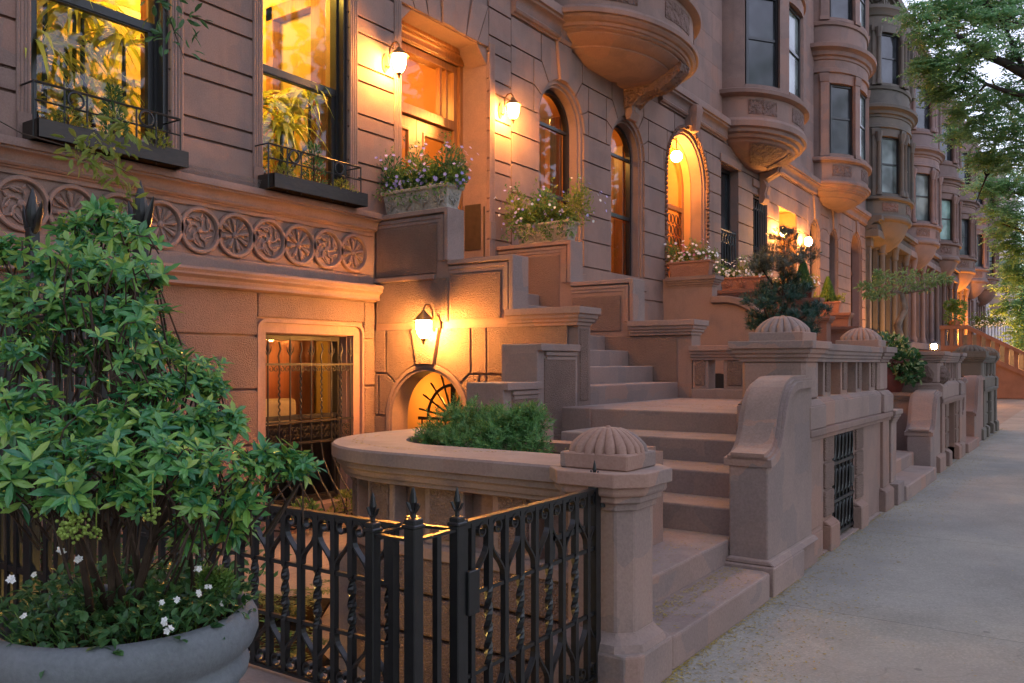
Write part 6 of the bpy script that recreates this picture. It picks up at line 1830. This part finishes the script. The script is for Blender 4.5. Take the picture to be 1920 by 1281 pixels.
# ------------------------------------------------------------------ street trees
def street_tree(label, trunk, limbs, crowns, n, Lf, name='street_tree'):
    t = thing(name, label, 'tree', 'street trees'); b = MB(); m = MB()
    b.tube(trunk, [.24, .21, .18, .15, .11][:len(trunk)], 10)
    for pts, r in limbs: b.tube(pts, [r * (1 - .75 * i / (len(pts) - 1)) for i in range(len(pts))], 7)
    tips = [p for pts, r in limbs for p in pts[1:]]
    for c, r, k in crowns:
        a = min(tips, key=lambda q: (q - c).length); mid = a.lerp(c, .5) + rdir() * r * .25
        b.tube([a, mid, c], [.022, .014, .006], 5, False)
        for _ in range(5):
            e = inblob(c, r * .95, .3)[0]; b.tube([c, c.lerp(e, .5) + rdir() * r * .12, e], [.008, .006, .003], 4, False)
        sub = [inblob(c, r, .45, (1, 1, .8))[0] for _ in range(int(k * n / 14))]
        for s in sub:
            ax = rdir(); ax.z = ax.z * .4 - .15; ax.normalize(); sd = ax.cross(Vector((0, 0, 1))).normalized()
            for q in range(7):     # pinnate spray
                p = s + ax * (q * Lf * .55)
                for g in (-1, 1): m.leaf(p, sd * g + ax * .5 + rdir() * .25, Vector((0, 0, 1)) + rdir() * .5, Lf * rng.uniform(.7, 1.2), Lf * .42, .1, .2)
    m.build('crown', G_TREE, t, fix=False); b.build('trunk', BARK2, t, smooth=True)
T = 13.5
tr = [Vector((1.7, 13.0, -.1)), Vector((1.65, 13.0, 2.2)), Vector((1.5, 13.1, 4.0)), Vector((1.3, 13.2, 5.4)), Vector((1.0, 13.2, 7.2))]
limbs = [([tr[3], at(2050, 200, T), at(1950, 155, T), at(1885, 118, T), at(1850, 105, T), at(1800, 70, T), at(1755, 55, T)], .11),
         ([at(1950, 155, T), at(1925, 145, T), at(1880, 42, T), at(1850, 5, T)], .06),
         ([tr[2] + Vector((0, 0, .6)), at(2000, 250, T), at(1940, 185, T), at(1890, 172, T), at(1850, 158, T), at(1800, 128, T)], .07),
         ([tr[2], at(2010, 290, T + 1), at(1940, 240, T + 1), at(1880, 192, T + 1), at(1860, 150, T + 1)], .06),
         ([tr[2], at(2000, 330, T + 2), at(1930, 270, T + 2), at(1870, 255, T + 2), at(1800, 240, T + 2)], .05),
         ([at(1850, 105, T), at(1810, 98, T), at(1770, 110, T)], .035),
         ([at(1870, 255, T + 2), at(1850, 330, T + 2), at(1830, 380, T + 2)], .03)]
cr = []
for (u, v, r, k, dt) in [(1722, 30, 32, .6, 0), (1765, 8, 40, .9, .3), (1810, -5, 45, 1, .8), (1870, -10, 45, 1, .2), (1745, 70, 38, .9, 0), (1790, 40, 45, 1, .5), (1850, 30, 45, .9, 0), (1905, 25, 45, 1, .3), (1760, 130, 40, 1, 0), (1735, 120, 28, .6, 0), (1805, 110, 42, 1, .6), (1850, 80, 34, .6, -.4), (1905, 95, 34, .5, 0), (1800, 165, 42, 1, .2), (1850, 190, 42, .9, 1), (1900, 170, 42, .9, .2), (1755, 175, 26, .5, .4), (1900, 235, 45, 1, 1), (1850, 250, 40, .8, 1.5), (1820, 225, 30, .6, 1), (1880, 300, 42, .9, 1.6), (1840, 300, 30, .6, 1.8), (1920, 290, 40, 1, 1), (1800, 210, 20, .4, .6), (1790, 255, 26, .4, 1.6), (1960, 60, 60, .9, 0), (1960, 200, 60, .9, 0)]:
    cr.append((at(u, v, T + dt), r * T / 1580, k))
street_tree('street tree spreading its limbs in from the upper right corner', tr, limbs, cr, 1450, .075)
T = 30
tr = [Vector((1.9, 33, -.1)), Vector((1.9, 33, 3)), Vector((1.6, 33, 6)), Vector((1.2, 33, 9))]
limbs = [([tr[1], at(1960, 470, T), at(1910, 430, T), at(1880, 420, T)], .10), ([tr[2], at(1960, 380, T), at(1900, 360, T), at(1860, 360, T)], .10), ([tr[2], at(1950, 560, T + 6), at(1900, 540, T + 6)], .06)]
cr = []
for (u, v, r, k, dt) in [(1890, 340, 40, .9, 0), (1850, 350, 30, .6, 0), (1875, 395, 36, .8, 0), (1910, 410, 34, .9, 0), (1895, 455, 30, .8, 1), (1915, 470, 28, .8, 1), (1880, 435, 22, .5, 1), (1920, 350, 40, .9, 0), (1840, 310, 26, .4, 2), (1900, 500, 26, .8, 2), (1918, 520, 26, .8, 2)]:
    cr.append((at(u, v, T + dt), r * T / 1580, k))
street_tree('farther street tree on the right, below the nearer limbs', tr, limbs, cr, 1500, .14)
T = 52
tr = [Vector((-1.4, 56, -.1)), Vector((-1.4, 56, 2)), Vector((-1.5, 56, 5))]
cr = [(at(u, v, T), r * T / 1580, k) for (u, v, r, k) in [(1898, 535, 30, .9), (1918, 505, 32, 1), (1888, 575, 20, .7), (1905, 590, 28, .9), (1915, 620, 26, .9), (1925, 560, 26, .7), (1935, 600, 30, .9), (1912, 645, 16, .5)]]
street_tree('dark leafy tree at the far end of the pavement', tr, [([tr[1], at(1930, 600, T), at(1915, 590, T)], .08)], cr, 900, .24)

# leafy mass of the trees across the street and beyond the end of the row (what the windows mirror)
m = MB()
for _ in range(11000):
    y = rng.uniform(-22, 95); x = rng.uniform(9.5, 15); z = 2.2 + 14.5 * rng.random() ** .8
    m.leaf((x, y, z), rdir(), rdir(), rng.uniform(.5, 1.1), rng.uniform(.3, .6), .1, .1)
for _ in range(2600):
    m.leaf((rng.uniform(-14, 20), rng.uniform(128, 136), 13 * rng.random()), rdir(), rdir(), rng.uniform(.8, 1.6), rng.uniform(.5, .9), .1, .1)
for _ in range(6000):  # unseen leaf wall behind the camera, added to block sky light from the risers
    m.leaf((rng.uniform(-14, 16), rng.uniform(-26, -19), 15 * rng.random() ** .9), rdir(), rdir(), rng.uniform(.6, 1.2), rng.uniform(.35, .6), .1, .1)
tag(m.build('foliage_mass', G_TREE, fix=False), kind='stuff')

# ------------------------------------------------------------------ fallen leaves
LIT = leafmat('fallen leaf litter', [(.40, .28, .05), (.50, .38, .09), (.30, .19, .06), (.46, .36, .14)], .8, .1, .1)
m = MB()
def fleck(x, y, z, s):
    a = rng.random() * 6.3; l = s * rng.uniform(.6, 1.5); w = l * rng.uniform(.18, .4); c, d = cos(a), sin(a)
    m.add([(x - c * l / 2, y - d * l / 2, z), (x + d * w / 2, y - c * w / 2, z + .002), (x + c * l / 2, y + d * l / 2, z + .001), (x - d * w / 2, y + c * w / 2, z + .002)], [(0, 1, 2, 3)])
for _ in range(5000):
    y = 3.9 + 20 * rng.random() ** 1.6; x = (-1.79 if y < 6.3 else -1.85) + .6 * rng.random() ** 3; fleck(x, y, .004, .021)
for _ in range(500): fleck(rng.uniform(-1.7, 1.0), 3.5 + 22 * rng.random(), .004, .018)
for _ in range(170): fleck(rng.uniform(-2.12, -1.82), rng.uniform(4.15, 5.7), .181, .022)
for _ in range(380): fleck(-2.10 + .14 * rng.random() ** 1.5, rng.uniform(4.2, 5.7), .181, .02)
for _ in range(200): fleck(rng.uniform(-2.8, -2.18), rng.uniform(4.2, 5.9), .347, .02)
for i in range(3):
    for _ in range(110): fleck(rng.uniform(-3.9, -2.2), LY[i] + .05 + (LY[i + 1] - LY[i] - .06) * rng.random(), LZ[i] + .005, .02)
for _ in range(420): fleck(rng.uniform(-4.4, -2.3), rng.uniform(7.7, 10.5), 1.140, .022)
for _ in range(160):
    a = rng.random() * PI; fleck(-3.5 - .8 * cos(a) * rng.uniform(.9, 1.1), 4.5 - .62 * sin(a), 1.074, .018)
tag(m.build('leaf_litter', LIT, fix=False), kind='stuff')
# ------------------------------------------------------------------ light and camera
def bulb(name, loc, power, col, size=.12):
    l = bpy.data.lights.new(name, 'POINT'); l.energy = power; l.color = col; l.shadow_soft_size = size
    o = bpy.data.objects.new(name, l); COL.objects.link(o); o.location = loc; return o
WARM = (1.0, .60, .20)
bulb('front_room_lamp', (-9.7, 6.9, 6.6), 15, (1, .64, .07)); bulb('window_corner_lamp', (-8.05, 4.35, 6.5), 17, (1, .62, .09))
bulb('window_plant_lamp', (-8.05, 6.8, 6.45), 8, (1, .64, .09))
bulb('basement_room_lamp', (-8.2, 6.3, 2.05), 4.5, (1, .50, .08))
bulb('vestibule_lamp', (-9.3, 9.2, 5.95), 10, (1, .45, .08))
bulb('arched_room_lamp', (-9.2, 13.6, 6.4), 10, (1, .46, .09))
bulb('under_stoop_lamp', (-7.1, 8.9, 1.2), 3, (1, .42, .06), .06)
bulb('square_entrance_lamp', (-8.1, 25.7, 5.9), 8, (1, .48, .10))
bulb('column_lamp', (-7.15, 61.2, 3.4), 160, (1, .36, .05)); bulb('column_lamp', (-7.15, 64.0, 3.4), 160, (1, .36, .05))
bulb('bay_room_lamp', (-7.2, 69.6, 9.6), 150, (1, .30, .04))
bulb('garden_cafe_lamp', (-5.6, 36.5, 1.0), 90, (1, .42, .08))

SUN_EL, SUN_AZ = R(3.0), R(-90)      # the sun is going down behind the row
w = bpy.data.worlds.new('World'); S.world = w; w.use_nodes = True
t = w.node_tree; t.nodes.clear()
sky = t.nodes.new('ShaderNodeTexSky'); sky.sky_type = 'NISHITA'; sky.sun_disc = False
sky.sun_elevation = SUN_EL; sky.sun_rotation = SUN_AZ; sky.air_density = 1.0; sky.dust_density = 1.0; sky.ozone_density = 4.0
bg = t.nodes.new('ShaderNodeBackground'); bg.inputs[1].default_value = .15
ow = t.nodes.new('ShaderNodeOutputWorld')
hs = t.nodes.new('ShaderNodeHueSaturation'); hs.inputs['Saturation'].default_value = .42      # thin cloud veils the blue
t.links.new(sky.outputs[0], hs.inputs['Color']); tint = t.nodes.new('ShaderNodeMixRGB'); tint.blend_type = 'MULTIPLY'; tint.inputs[0].default_value = 1; tint.inputs[2].default_value = (1.085, .955, .985, 1)      # violet afterglow
t.links.new(hs.outputs[0], tint.inputs[1]); t.links.new(tint.outputs[0], bg.inputs[0]); t.links.new(bg.outputs[0], ow.inputs[0])
sl = bpy.data.lights.new('sun', 'SUN'); sl.energy = .5; sl.angle = R(12); sl.color = (1, .86, .72)
so = bpy.data.objects.new('sun', sl); COL.objects.link(so)
d = Vector((sin(SUN_AZ) * cos(SUN_EL), cos(SUN_AZ) * cos(SUN_EL), sin(SUN_EL)))
so.rotation_euler = d.to_track_quat('Z', 'Y').to_euler()

cam = bpy.data.cameras.new('camera'); co = bpy.data.objects.new('camera', cam); COL.objects.link(co)
co.location = (0, 0, 1.6); co.rotation_euler = (R(90), 0, TH)
cam.sensor_width = 36; cam.lens = 36 * 1580 / 1920; cam.shift_y = 40.5 / 1920
cam.clip_start = .05; cam.clip_end = 1500
S.camera = co
S.view_settings.view_transform = 'Standard'; S.view_settings.look = 'None'
S.view_settings.exposure = 3.65; S.view_settings.gamma = 1
S.cycles.use_denoising = True
S.cycles.max_bounces = 8; S.cycles.diffuse_bounces = 4; S.cycles.transparent_max_bounces = 12
S.cycles.sample_clamp_indirect = 8
